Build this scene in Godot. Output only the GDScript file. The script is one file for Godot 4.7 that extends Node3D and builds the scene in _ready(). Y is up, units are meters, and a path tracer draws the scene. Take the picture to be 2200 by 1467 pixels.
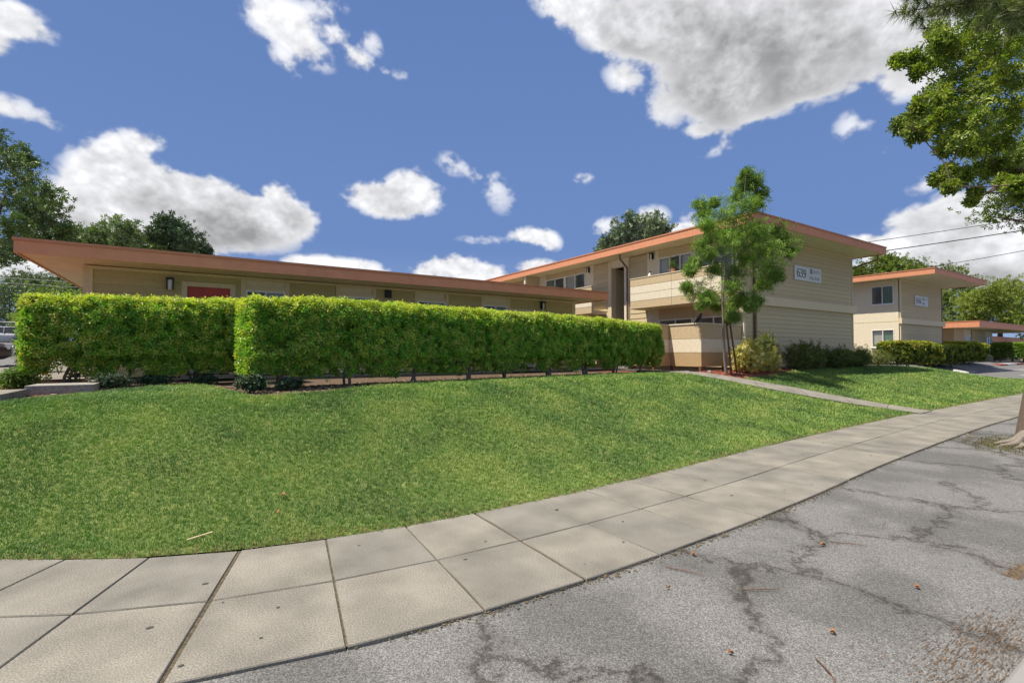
extends Node3D
# A mid-century apartment court seen from the kerb: x runs along the house fronts, z towards the street, y up, metres.

var rng := RandomNumberGenerator.new()
var M := {}
var XF := Transform3D()      # where the shapes being drawn now lie
var OFF := Vector3.ZERO      # the base of the thing being built
var names := {}
var patch := FastNoiseLite.new()

func _ready():
	rng.seed = 7
	patch.seed = 11
	patch.frequency = 0.45
	patch.fractal_octaves = 3
	set_camera_and_light()
	make_materials()
	build_ground()
	build_sidewalk()
	build_front_block()
	build_two_storey()
	build_second_two_storey()
	build_right_background()
	build_left_background()
	build_hedges()
	build_shrubs()
	build_trees()
	build_grass()
	build_details()

func set_camera_and_light():
	var cam := Camera3D.new()
	cam.name = "camera"
	cam.position = Vector3(0, 1.55, 0)
	cam.rotation_degrees = Vector3(1.4, -32.7, 0)
	cam.fov = 70.13
	cam.near = 0.05
	cam.far = 3000.0
	add_child(cam)
	cam.current = true
	var sun := DirectionalLight3D.new()
	sun.name = "sun"
	sun.light_energy = 1.2
	sun.light_color = Color(1.0, 0.955, 0.88)
	sun.light_angular_distance = 0.55
	sun.shadow_enabled = true
	add_child(sun)
	sun.look_at_from_position(Vector3.ZERO, Vector3(0.42, -0.895, 0.15), Vector3.UP)
	var env := Environment.new()
	env.background_mode = Environment.BG_SKY
	var sky := Sky.new()
	var pan := PanoramaSkyMaterial.new()
	pan.panorama = ImageTexture.create_from_image(sky_image())
	sky.sky_material = pan
	env.sky = sky
	env.background_energy_multiplier = 1.0
	env.tonemap_mode = Environment.TONE_MAPPER_LINEAR
	env.tonemap_exposure = 1.9
	env.sdfgi_enabled = true
	env.ssao_enabled = true
	env.ssil_enabled = true
	var we := WorldEnvironment.new()
	we.name = "world_environment"
	we.environment = env
	add_child(we)

# ---------------------------------------------------------------- sky
# cumulus lumps: azimuth, elevation, half width, half height (degrees), tilt, amount, greyness of the base
const SKY_GAIN := 0.525      # the tables are as the eye sees the sky at exposure 1.9
const CLOUDS := [[-13.7,25.6,2.4,1.6,12,1.00,0.15],[-15.0,23.6,2.2,1.3,6,0.80,0.20],[-11.9,25.5,1.2,0.8,-9,0.50,0.00],[-13.3,19.4,2.3,1.0,-2,0.55,0.10],[-11.1,19.0,1.5,0.6,-18,0.45,0.10],[-14.9,19.1,1.6,1.2,18,0.50,0.10],[-6.7,16.2,3.9,3.2,22,1.12,0.10],[-8.2,13.5,3.0,3.6,11,1.12,0.25],[-3.9,14.7,5.3,3.3,-1,1.23,0.30],[0.6,14.2,6.3,3.5,-6,1.34,0.65],[5.2,13.4,5.1,3.2,-3,1.23,0.70],[8.3,14.0,2.9,2.3,6,1.12,0.35],[7.0,16.2,2.1,1.5,-22,0.90,0.00],[-0.5,11.3,6.9,1.9,0,1.12,0.60],[-8.8,10.6,3.6,2.5,9,1.12,0.20],[-5.4,18.9,2.6,1.3,13,0.78,0.00],[-10.9,11.4,1.9,3.7,10,0.67,0.10],[-12.3,6.9,3.3,1.5,6,1.00,0.00],[-9.7,8.0,2.7,1.6,7,1.00,0.10],[7.2,32.1,3.5,2.2,2,0.85,0.05],[9.1,30.4,3.3,1.7,-19,0.70,0.05],[7.3,29.1,1.9,1.0,-48,0.50,0.00],[5.4,32.6,1.8,1.4,13,0.60,0.00],[12.4,31.9,2.0,1.5,-30,0.50,0.00],[10.9,33.7,2.4,1.1,10,0.45,0.00],[14.9,30.4,2.3,1.1,-27,0.65,0.00],[16.4,31.8,1.3,0.9,-52,0.40,0.00],[18.8,29.5,1.8,0.5,-8,0.40,0.00],[18.1,17.3,4.9,1.9,4,0.95,0.20],[20.2,18.9,2.9,1.6,23,0.90,0.05],[21.8,17.8,3.2,2.2,-6,0.90,0.10],[15.8,17.8,2.3,1.2,5,0.60,0.05],[19.2,16.1,4.2,1.2,3,0.90,0.30],[25.8,21.2,1.9,1.1,-17,0.35,0.00],[28.3,20.3,2.5,0.7,-28,0.30,0.00],[30.5,19.1,2.8,1.5,-39,0.33,0.00],[31.3,17.8,1.7,1.3,-59,0.25,0.00],[11.7,9.4,4.1,1.4,-1,1.00,0.00],[15.1,9.3,3.5,1.3,-2,1.00,0.00],[8.9,9.7,1.8,0.9,4,0.80,0.00],[25.6,9.9,4.1,1.7,1,1.10,0.02],[29.4,9.2,3.3,1.5,0,1.00,0.02],[22.6,9.3,2.1,1.1,1,0.70,0.00],[35.5,10.0,3.0,1.2,0,0.90,0.00],[35.5,13.5,3.0,1.2,-5,0.85,0.05],[37.4,12.9,1.4,1.2,-21,0.70,0.00],[33.5,13.5,1.4,0.6,0,0.50,0.00],[44.1,14.5,2.4,1.0,7,0.50,0.00],[48.6,15.0,2.3,1.4,5,0.70,0.00],[51.8,13.7,2.5,0.6,5,0.75,0.00],[53.3,14.6,1.2,0.9,-5,0.40,0.00],[41.2,19.7,1.1,0.6,-2,0.35,0.00],[29.4,13.1,2.7,0.5,0,0.20,0.00],[39.9,35.5,4.7,1.9,-23,0.80,0.05],[45.3,33.6,6.4,2.9,-25,1.10,0.35],[51.5,32.8,7.6,4.2,-23,1.20,0.75],[58.6,31.1,8.8,4.5,-17,1.30,0.85],[65.4,29.8,7.8,3.9,-15,1.30,0.75],[70.6,27.2,5.5,3.2,-17,1.10,0.30],[72.5,23.7,3.1,1.8,-2,0.80,0.15],[53.9,27.2,5.4,3.1,-33,1.10,0.70],[59.5,26.2,7.7,3.0,-6,1.10,0.75],[66.1,25.5,6.0,1.9,-4,1.00,0.60],[56.2,24.3,3.3,2.1,-39,0.90,0.55],[54.3,23.3,1.9,1.0,-8,0.70,0.10],[46.1,29.3,2.4,1.7,-25,0.65,0.00],[50.4,25.8,2.3,1.7,-37,0.65,0.05],[59.4,24.4,4.1,1.7,4,0.80,0.50],[43.7,32.5,2.7,1.2,-35,0.50,0.00],[75.4,26.5,4.8,3.0,-20,0.90,0.15],[57.1,21.6,2.6,0.7,16,0.35,0.00],[67.9,21.1,1.3,1.2,36,0.40,0.05],[69.0,20.9,1.1,0.5,-13,0.25,0.00],[70.4,18.4,0.9,0.4,-13,0.20,0.00],[73.6,11.9,3.8,1.5,2,1.00,0.45],[76.1,12.6,2.9,1.7,-1,1.00,0.40],[73.4,14.9,1.3,0.8,17,0.40,0.10],[69.2,10.0,2.7,1.3,-12,1.25,0.02],[72.9,9.5,4.2,2.0,-4,1.38,0.15],[77.2,10.1,4.3,1.9,-4,1.50,0.10],[73.5,7.4,5.8,2.0,-6,1.38,0.45],[78.2,6.9,3.8,2.5,-6,1.38,0.50],[80.6,8.0,3.2,3.2,-8,1.25,0.40],[70.2,7.3,3.8,1.7,-5,1.12,0.30],[80.7,15.5,3.1,1.7,-15,0.60,0.30]]

func sky_image() -> Image:
	var lumps := CLOUDS.duplicate()
	var r := RandomNumberGenerator.new()
	r.seed = 42
	for k in 46:                       # the same broken cumulus goes on round the rest of the sky
		var az := r.randf_range(95.0, 335.0)
		var el := r.randf_range(4.0, 60.0)
		var s := r.randf_range(2.0, 6.5) * (0.6 + el / 50.0)
		for j in r.randi_range(3, 6):
			lumps.append([az + r.randf_range(-1, 1) * s * 1.5, el + r.randf_range(-0.4, 0.4) * s, s * r.randf_range(0.6, 1.2), s * r.randf_range(0.35, 0.6), r.randf_range(-15, 15), r.randf_range(0.7, 1.15), r.randf_range(0, 0.7)])
	for k in 8:
		var az := r.randf_range(-20.0, 85.0)
		var el := r.randf_range(46.0, 75.0)
		for j in 4:
			lumps.append([az + r.randf_range(-8, 8), el + r.randf_range(-4, 4), r.randf_range(5, 10), r.randf_range(3, 6), 0.0, r.randf_range(0.6, 1.0), r.randf_range(0, 0.6)])
	var coarse := sky_part(lumps, -180.0, 90.0, 1024, 512, 360.0 / 1024.0)
	coarse.resize(4096, 2048, Image.INTERPOLATE_CUBIC)
	var fine := sky_part(lumps, -24.0, 46.0, 1296, 546, 360.0 / 4096.0)
	coarse.blit_rect(fine, Rect2i(0, 0, 1296, 546), Vector2i(int((180.0 - 24.0) / 360.0 * 4096.0), int(44.0 / 180.0 * 2048.0)))
	# the panorama's first column looks down -z
	var img := Image.create(4096, 2048, false, Image.FORMAT_RGBF)
	img.blit_rect(coarse, Rect2i(2048, 0, 2048, 2048), Vector2i(0, 0))
	img.blit_rect(coarse, Rect2i(0, 0, 2048, 2048), Vector2i(2048, 0))
	return img

func sky_part(lumps: Array, az0: float, el0: float, w: int, h: int, step: float) -> Image:
	var dens := PackedFloat32Array()
	var grey := PackedFloat32Array()
	var weight := PackedFloat32Array()
	dens.resize(w * h)
	grey.resize(w * h)
	weight.resize(w * h)
	dens.fill(-1.2)
	for l in lumps:
		var squeeze: float = maxf(0.25, cos(deg_to_rad(minf(l[1], 80.0))))
		var rx: float = l[2]
		var ry: float = l[3]
		var reach: float = maxf(rx, ry) * 1.75
		var c := cos(deg_to_rad(l[4]))
		var s := sin(deg_to_rad(l[4]))
		var row0 := maxi(0, int((el0 - l[1] - reach) / step))
		var row1 := mini(h - 1, int((el0 - l[1] + reach) / step))
		var laz: float = l[0]
		for turn in [-360.0, 0.0, 360.0]:
			var ca: float = laz + turn
			var col0 := maxi(0, int((ca - reach / squeeze - az0) / step))
			var col1 := mini(w - 1, int((ca + reach / squeeze - az0) / step))
			for y in range(row0, row1 + 1):
				var dy: float = el0 - (y + 0.5) * step - l[1]
				for x in range(col0, col1 + 1):
					var dx: float = (az0 + (x + 0.5) * step - ca) * squeeze
					var u := (dx * c + dy * s) / rx
					var v := (dy * c - dx * s) / ry
					var q := u * u + v * v
					if q > 3.0:
						continue
					var i := y * w + x
					var d: float = (1.0 - q) * l[5]
					var under: float = clampf(0.62 - v * 0.55, 0.0, 1.0) * l[6]
					var old := dens[i]
					var share := pow(maxf(0.0, 1.0 - q / 3.0), 3.0) * float(l[5])
					grey[i] += under * share
					weight[i] += share
					dens[i] = maxf(old, d) + (minf(old, d) * 0.35 if old > 0.0 and d > 0.0 else 0.0)
	for i in w * h:
		if weight[i] > 0.0:
			grey[i] /= weight[i]
	var n := FastNoiseLite.new()
	n.seed = 5
	n.noise_type = FastNoiseLite.TYPE_SIMPLEX
	n.frequency = 0.16
	n.fractal_octaves = 7
	n.fractal_gain = 0.56
	var n3 := FastNoiseLite.new()
	n3.seed = 23
	n3.frequency = 0.7
	n3.fractal_octaves = 5
	n3.fractal_gain = 0.6
	var n2 := FastNoiseLite.new()
	n2.seed = 9
	n2.frequency = 0.07
	n2.fractal_octaves = 3
	var light := PackedFloat32Array()
	light.resize(w * h * 3)
	var horizon := Color8(160, 184, 218).srgb_to_linear()
	var middle := Color8(110, 141, 196).srgb_to_linear()
	var upper := Color8(100, 130, 187).srgb_to_linear()
	for y in h:
		var el := el0 - (y + 0.5) * step
		var base: Color
		if el < 12.0:
			base = horizon.lerp(middle, pow(clampf(el / 12.0, 0.0, 1.0), 0.7))
		else:
			base = middle.lerp(upper, smoothstep(12.0, 40.0, el))
		var rr := sin(deg_to_rad(el))
		var cc := cos(deg_to_rad(el))
		for x in w:
			var i := y * w + x
			var col := base
			var d := dens[i]
			if el > -1.0 and d > -0.9:
				var az := deg_to_rad(az0 + (x + 0.5) * step)
				var p := Vector3(sin(az) * cc, rr * 1.35, -cos(az) * cc) * 58.0
				var f := n.get_noise_3dv(p)
				var solid := clampf(d, 0.0, 1.0)
				var fine := n3.get_noise_3dv(p)
				var a := d * (1.0 + 0.25 * solid) + f * lerpf(1.45, 0.8, solid) + fine * lerpf(0.75, 0.3, solid) + 0.04
				if a > -0.22:
					var cover := smoothstep(-0.16, 0.72, a) * clampf(0.25 + d * 1.3, 0.0, 1.0)
					var thick := smoothstep(0.3, 1.5, a)
					var g := clampf(0.12 + grey[i] * (0.2 + 0.8 * thick) * 1.15 + n2.get_noise_3dv(p * 2.1) * 0.3 * thick - f * 0.42 - fine * 0.28, 0.0, 1.0)
					var v := lerpf(1.06, 0.34, pow(g, 0.8))
					col = base.lerp(Color(v * 0.985, v * 0.99, v * 1.02), cover)
			light[i * 3] = col.r * SKY_GAIN
			light[i * 3 + 1] = col.g * SKY_GAIN
			light[i * 3 + 2] = col.b * SKY_GAIN
	return Image.create_from_data(w, h, false, Image.FORMAT_RGBF, light.to_byte_array())

# ---------------------------------------------------------------- materials
func lin(r: float, g: float, b: float) -> Color:
	return Color(r, g, b).linear_to_srgb()

func noise_tex(sd: int, freq: float, lo: float, hi: float, octaves := 4, size := 512, kind := FastNoiseLite.TYPE_SIMPLEX_SMOOTH, power := 1.0) -> ImageTexture:
	var n := FastNoiseLite.new()
	n.seed = sd
	n.frequency = freq
	n.noise_type = kind
	n.fractal_octaves = octaves
	if kind == FastNoiseLite.TYPE_CELLULAR:
		n.cellular_return_type = FastNoiseLite.RETURN_CELL_VALUE
		n.fractal_type = FastNoiseLite.FRACTAL_NONE
	var src := n.get_seamless_image(size, size).get_data()
	var table := PackedByteArray()
	for k in 256:
		var v := lerpf(lo, hi, pow(k / 255.0, power))
		table.append(int(clampf(Color(v, v, v).linear_to_srgb().r, 0, 1) * 255.0))
	var out := PackedByteArray()
	out.resize(size * size * 3)
	for i in size * size:
		var v := table[src[i]]
		out[i * 3] = v
		out[i * 3 + 1] = v
		out[i * 3 + 2] = v
	return ImageTexture.create_from_image(Image.create_from_data(size, size, false, Image.FORMAT_RGB8, out))

func paint(key: String, col: Color, rough := 0.7, tex: Texture2D = null, scale := 1.0) -> StandardMaterial3D:
	var m := StandardMaterial3D.new()
	m.resource_name = key
	m.albedo_color = col
	m.roughness = rough
	m.cull_mode = BaseMaterial3D.CULL_DISABLED
	if tex:
		m.albedo_texture = tex
		m.uv1_triplanar = true
		m.uv1_world_triplanar = true
		m.uv1_scale = Vector3.ONE * scale
	M[key] = m
	return m

func leafy(key: String, back: Color, rough := 0.55) -> StandardMaterial3D:
	var m := StandardMaterial3D.new()
	m.resource_name = key
	m.albedo_color = Color.WHITE
	m.vertex_color_use_as_albedo = true
	m.roughness = rough
	m.backlight_enabled = true
	m.backlight = back
	m.cull_mode = BaseMaterial3D.CULL_DISABLED
	M[key] = m
	return m

func make_materials():
	var blotch := noise_tex(3, 0.012, 0.86, 1.0, 5)
	var fine := noise_tex(4, 0.09, 0.8, 1.0, 3)
	var speck := noise_tex(6, 0.16, 0.26, 1.0, 2, 1024, FastNoiseLite.TYPE_SIMPLEX, 0.8)
	var grit := noise_tex(8, 0.15, 0.30, 1.0, 1, 1024, FastNoiseLite.TYPE_CELLULAR, 1.5)
	var mottle := noise_tex(12, 0.02, 0.5, 1.0, 5, 1024)
	var chips := noise_tex(15, 0.06, 0.3, 1.0, 1, 512, FastNoiseLite.TYPE_CELLULAR)
	var streak := noise_tex(18, 0.03, 0.84, 1.0, 4)
	paint("siding_a", lin(0.54, 0.465, 0.235), 0.75, streak, 0.5)
	paint("siding_b", lin(0.52, 0.45, 0.225), 0.75, streak, 0.43)
	paint("siding_c", lin(0.555, 0.475, 0.245), 0.75, streak, 0.57)
	paint("grey_siding_a", lin(0.60, 0.50, 0.315), 0.75, streak, 0.5)
	paint("grey_siding_b", lin(0.58, 0.485, 0.305), 0.75, streak, 0.43)
	paint("grey_siding_c", lin(0.615, 0.515, 0.325), 0.75, streak, 0.57)
	paint("trim", lin(0.74, 0.63, 0.43), 0.7, streak, 0.6)
	paint("cream", lin(0.78, 0.71, 0.55), 0.7, streak, 0.4)
	paint("tan", lin(0.58, 0.46, 0.285), 0.7, streak, 0.4)
	paint("tan_dark", lin(0.47, 0.35, 0.19), 0.7, streak, 0.4)
	paint("soffit", lin(0.74, 0.67, 0.48), 0.8, blotch, 0.3)
	paint("fascia", lin(0.70, 0.30, 0.16), 0.6, blotch, 0.35)
	paint("flashing", lin(0.56, 0.235, 0.12), 0.45, blotch, 0.35)
	paint("roof_top", lin(0.45, 0.43, 0.40), 0.9, speck, 1.0)
	paint("vinyl", lin(0.80, 0.80, 0.79), 0.4, blotch, 0.5)
	paint("door_red", lin(0.50, 0.052, 0.03), 0.45, blotch, 0.4)
	paint("threshold", lin(0.30, 0.31, 0.34), 0.4)
	paint("black_metal", lin(0.015, 0.015, 0.016), 0.4)
	paint("lamp_glass", lin(0.72, 0.74, 0.76), 0.25)
	paint("curtain", lin(0.55, 0.55, 0.50), 0.9, streak, 3.0)
	paint("curtain_green", lin(0.12, 0.24, 0.17), 0.9, streak, 3.0)
	paint("room", lin(0.50, 0.48, 0.44), 0.9, blotch, 0.4)
	paint("downspout", lin(0.20, 0.12, 0.075), 0.5, blotch, 0.6)
	paint("downspout_tan", lin(0.38, 0.30, 0.2), 0.5, blotch, 0.6)
	paint("concrete_a", lin(0.365, 0.346, 0.298), 0.9, speck, 0.5)
	paint("concrete_b", lin(0.39, 0.368, 0.316), 0.9, speck, 0.46)
	paint("concrete_c", lin(0.345, 0.33, 0.288), 0.9, speck, 0.55)
	paint("concrete_d", lin(0.405, 0.382, 0.328), 0.9, speck, 0.48)
	paint("kerb", lin(0.36, 0.36, 0.35), 0.9, speck, 2.0)
	paint("old_concrete", lin(0.36, 0.345, 0.31), 0.9, mottle, 0.8)
	var stains := noise_tex(21, 0.022, 0.5, 1.0, 7, 1024)
	for k in ["concrete_a", "concrete_b", "concrete_c", "concrete_d"]:
		M[k].detail_enabled = true
		M[k].detail_albedo = stains
		M[k].detail_blend_mode = BaseMaterial3D.BLEND_MODE_MUL
		M[k].detail_uv_layer = BaseMaterial3D.DETAIL_UV_2
	paint("joint_dirt", lin(0.13, 0.105, 0.065), 1.0, chips, 3.0)
	paint("asphalt", lin(0.265, 0.265, 0.26), 0.9, grit, 1.1)
	M.asphalt.detail_enabled = true
	M.asphalt.detail_albedo = asphalt_wear()
	M.asphalt.detail_blend_mode = BaseMaterial3D.BLEND_MODE_MUL
	M.asphalt.detail_uv_layer = BaseMaterial3D.DETAIL_UV_2
	paint("road_asphalt", lin(0.20, 0.20, 0.20), 0.9, speck, 0.8)
	paint("soil", lin(0.17, 0.125, 0.08), 1.0, chips, 1.2)
	paint("mulch_brown", lin(0.15, 0.10, 0.065), 1.0, chips, 1.6)
	paint("mulch_red", lin(0.34, 0.10, 0.055), 1.0, chips, 1.6)
	paint("lawn", lin(0.15, 0.20, 0.045), 1.0, mottle, 0.6)
	paint("far_ground", lin(0.14, 0.14, 0.10), 1.0, mottle, 0.1)
	paint("line_white", lin(0.72, 0.72, 0.70), 0.7, blotch, 0.8)
	paint("kerb_red", lin(0.42, 0.05, 0.035), 0.6, mottle, 0.8)
	paint("bark", lin(0.17, 0.125, 0.095), 0.95, mottle, 1.2)
	paint("bark_grey", lin(0.27, 0.235, 0.20), 0.95, mottle, 1.5)
	paint("stem_pale", lin(0.36, 0.31, 0.25), 0.9, mottle, 2.0)
	paint("stake", lin(0.20, 0.10, 0.055), 0.9, mottle, 2.0)
	paint("rubber", lin(0.02, 0.02, 0.02), 0.7)
	paint("sign_face", lin(0.66, 0.68, 0.68), 0.4)
	paint("sign_ink", lin(0.035, 0.04, 0.04), 0.5)
	paint("sign_grey", lin(0.28, 0.29, 0.30), 0.5)
	paint("cable", lin(0.02, 0.02, 0.022), 0.6)
	paint("galvanised", lin(0.42, 0.43, 0.44), 0.45)
	M.galvanised.metallic = 0.6
	paint("gum", lin(0.07, 0.068, 0.062), 0.8)
	paint("roof_tile", lin(0.42, 0.125, 0.06), 0.8, chips, 0.6)
	paint("stucco", lin(0.55, 0.53, 0.48), 0.9, blotch, 0.3)
	paint("pipe_white", lin(0.7, 0.7, 0.68), 0.5)
	paint("pale_wood", lin(0.66, 0.52, 0.34), 0.8)
	paint("tyre", lin(0.018, 0.018, 0.019), 0.85)
	paint("rim", lin(0.45, 0.46, 0.47), 0.3)
	M.rim.metallic = 0.8
	paint("car_red_dark", lin(0.06, 0.045, 0.05), 0.25)
	paint("car_white", lin(0.75, 0.76, 0.77), 0.25)
	paint("car_silver", lin(0.42, 0.45, 0.50), 0.25)
	paint("car_glass", lin(0.02, 0.025, 0.03), 0.06)
	paint("tail_light", lin(0.35, 0.01, 0.012), 0.2)
	paint("dead_leaf", lin(0.27, 0.12, 0.045), 0.8)
	paint("bird_black", lin(0.008, 0.008, 0.010), 0.5)
	var pane := paint("pane", lin(0.35, 0.42, 0.45), 0.02)
	pane.transparency = BaseMaterial3D.TRANSPARENCY_ALPHA
	pane.albedo_color.a = 0.16
	pane.specular_mode = BaseMaterial3D.SPECULAR_SCHLICK_GGX
	leafy("hedge_leaf", Color(0.92, 0.95, 0.42), 0.4)
	leafy("tree_leaf", Color(0.82, 0.9, 0.4), 0.5)
	leafy("dark_leaf", Color(0.4, 0.5, 0.22), 0.5)
	leafy("blade", Color(0.55, 0.7, 0.25), 0.6)
	leafy("dry", Color(0.1, 0.08, 0.04), 0.85)

func asphalt_wear() -> ImageTexture:
	# stains, worn pale areas and old crack lines, 1.5 cm a pixel; repeats every 15 m
	var s := 1024
	var n := FastNoiseLite.new()
	n.seed = 31
	n.frequency = 0.009
	n.fractal_octaves = 5
	var a := n.get_seamless_image(s, s).get_data()
	n.seed = 37
	n.frequency = 0.0085
	n.noise_type = FastNoiseLite.TYPE_CELLULAR
	n.cellular_return_type = FastNoiseLite.RETURN_DISTANCE2_SUB
	n.domain_warp_enabled = true
	n.domain_warp_amplitude = 60.0
	n.domain_warp_frequency = 0.012
	n.fractal_type = FastNoiseLite.FRACTAL_NONE
	var c := n.get_seamless_image(s, s).get_data()
	var out := PackedByteArray()
	out.resize(s * s * 3)
	for i in s * s:
		var v := lerpf(0.68, 1.0, smoothstep(0.28, 0.64, a[i] / 255.0))
		var edge := c[i] / 255.0
		v *= lerpf(0.42, 1.0, smoothstep(0.006, 0.03, edge)) * lerpf(0.8, 1.0, smoothstep(0.0, 0.14, edge))
		var warm := clampf(0.05 - edge, 0.0, 0.05) * 1.2
		var col := Color(v, v * (1.0 - warm), v * (1.0 - warm * 2.4)).linear_to_srgb()
		out[i * 3] = int(col.r * 255.0)
		out[i * 3 + 1] = int(col.g * 255.0)
		out[i * 3 + 2] = int(col.b * 255.0)
	return ImageTexture.create_from_image(Image.create_from_data(s, s, false, Image.FORMAT_RGB8, out))

# ---------------------------------------------------------------- shapes
func mb() -> SurfaceTool:
	var st := SurfaceTool.new()
	st.begin(Mesh.PRIMITIVE_TRIANGLES)
	return st

func at(p: Vector3) -> Vector3:
	return XF * p - OFF

func tri(st: SurfaceTool, a: Vector3, b: Vector3, c: Vector3, group := -1):
	# a, b, c run counter-clockwise seen from outside
	st.set_smooth_group(group)
	var n := (b - a).cross(c - a).abs()
	for p: Vector3 in [a, c, b]:
		if n.y >= n.x and n.y >= n.z:
			st.set_uv2(Vector2(p.x, p.z) / 15.0)
			st.set_uv(Vector2(p.x, p.z))
		else:
			st.set_uv2(Vector2(p.x + p.z, p.y) / 15.0)
			st.set_uv(Vector2(p.x + p.z, p.y))
		st.add_vertex(at(p))

func quad(st: SurfaceTool, a: Vector3, b: Vector3, c: Vector3, d: Vector3, group := -1):
	tri(st, a, b, c, group)
	tri(st, a, c, d, group)

func hexa(st: SurfaceTool, p: Array):
	# p: bottom four then top four corners, each counter-clockwise seen from above
	quad(st, p[3], p[2], p[1], p[0])
	quad(st, p[4], p[5], p[6], p[7])
	for k in 4:
		var j := (k + 1) % 4
		quad(st, p[k], p[j], p[j + 4], p[k + 4])

func box(st: SurfaceTool, lo: Vector3, hi: Vector3):
	hexa(st, [Vector3(lo.x, lo.y, hi.z), Vector3(hi.x, lo.y, hi.z), Vector3(hi.x, lo.y, lo.z), Vector3(lo.x, lo.y, lo.z),
		Vector3(lo.x, hi.y, hi.z), Vector3(hi.x, hi.y, hi.z), Vector3(hi.x, hi.y, lo.z), Vector3(lo.x, hi.y, lo.z)])

func tube(st: SurfaceTool, pts: Array, rads: Array, sides := 8, cap := true):
	var rings := []
	var up := Vector3(0.31, 0.2, 0.93).normalized()
	for k in pts.size():
		var d: Vector3 = (pts[mini(k + 1, pts.size() - 1)] - pts[maxi(k - 1, 0)]).normalized()
		var s := d.cross(up)
		if s.length() < 0.1:
			s = d.cross(Vector3.RIGHT)
		s = s.normalized()
		var t := s.cross(d)
		var ring := []
		for j in sides:
			var a := TAU * j / sides
			ring.append(pts[k] + (s * cos(a) + t * sin(a)) * rads[k])
		rings.append(ring)
	for k in pts.size() - 1:
		for j in sides:
			var i := (j + 1) % sides
			quad(st, rings[k][i], rings[k][j], rings[k + 1][j], rings[k + 1][i], 1)
	if cap:
		for k in [0, pts.size() - 1]:
			for j in range(1, sides - 1):
				if k == 0:
					tri(st, rings[k][0], rings[k][j], rings[k][j + 1], 2)
				else:
					tri(st, rings[k][0], rings[k][j + 1], rings[k][j], 2)

func numbered(called: String) -> String:
	names[called] = names.get(called, -1) + 1
	return called if names[called] == 0 else "%s_%03d" % [called, names[called]]

func obj(called: String, st: SurfaceTool, m: Material, parent: Node = null) -> MeshInstance3D:
	st.generate_normals()
	var o := MeshInstance3D.new()
	o.mesh = st.commit()
	o.material_override = m
	o.name = called if parent else numbered(called)
	if parent:
		parent.add_child(o, true)
	else:
		add_child(o, true)
	return o

func tag(o: Node, label: String, category: String, group := "") -> Node:
	o.set_meta("label", label)
	o.set_meta("category", category)
	if group:
		o.set_meta("group", group)
	return o

func thing(called: String, label: String, category: String, base: Vector3, group := "") -> Node3D:
	var o := Node3D.new()
	o.name = numbered(called)
	add_child(o, true)
	o.position = base
	OFF = base
	tag(o, label, category, group)
	return o

func done():
	OFF = Vector3.ZERO
	XF = Transform3D()

func setting(called: String, st: SurfaceTool, m: Material, label := "") -> MeshInstance3D:
	var o := obj(called, st, m)
	o.set_meta("kind", "structure")
	if label:
		o.set_meta("label", label)
	return o

func copies(called: String, mesh: Mesh, m: Material, xs: Array, cols: Array, parent: Node = null) -> MultiMeshInstance3D:
	var mm := MultiMesh.new()
	mm.transform_format = MultiMesh.TRANSFORM_3D
	mm.use_colors = true
	mm.mesh = mesh
	mm.instance_count = xs.size()
	for i in xs.size():
		mm.set_instance_transform(i, xs[i])
		mm.set_instance_color(i, cols[i])
	var o := MultiMeshInstance3D.new()
	o.multimesh = mm
	o.material_override = m
	o.set_meta("kind", "stuff")
	o.name = called if parent else numbered(called)
	if parent:
		parent.add_child(o, true)
	else:
		add_child(o, true)
	return o

func rand_basis(size: float) -> Basis:
	var ax := Vector3(rng.randfn(), rng.randfn(), rng.randfn()).normalized()
	return Basis(ax, rng.randf() * TAU).scaled(Vector3.ONE * size)

func mixc(cols: Array) -> Color:
	var a: Color = cols[rng.randi() % cols.size()]
	var b: Color = cols[rng.randi() % cols.size()]
	return a.lerp(b, rng.randf()) * rng.randf_range(0.82, 1.14)

func sprig(sd: int, leaves: int, length: float, width: float, spread: float, droop := 0.0) -> ArrayMesh:
	# a short twig end: leaves of two folded halves set round a stem along +y
	var r := RandomNumberGenerator.new()
	r.seed = sd
	var st := mb()
	var keep := OFF
	OFF = Vector3.ZERO
	for k in leaves:
		var a := k * 2.4 + r.randf() * 0.8
		var h := spread * (k + 0.5) / leaves
		var out := Vector3(cos(a), r.randf_range(0.15, 0.95) - droop, sin(a)).normalized()
		var side := out.cross(Vector3.UP).normalized()
		var nrm := side.cross(out)
		var l := length * r.randf_range(0.7, 1.15)
		var w := width * r.randf_range(0.8, 1.15)
		var b := Vector3(0, h - spread * 0.5, 0) + out * length * 0.1
		var tip := b + out * l - nrm * l * 0.12
		var mid := b + out * l * 0.45
		var up := nrm * w * 0.22
		tri(st, b, mid + side * w * 0.5 + up, tip)
		tri(st, b, tip, mid - side * w * 0.5 + up)
	OFF = keep
	st.generate_normals()
	return st.commit()

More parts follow.
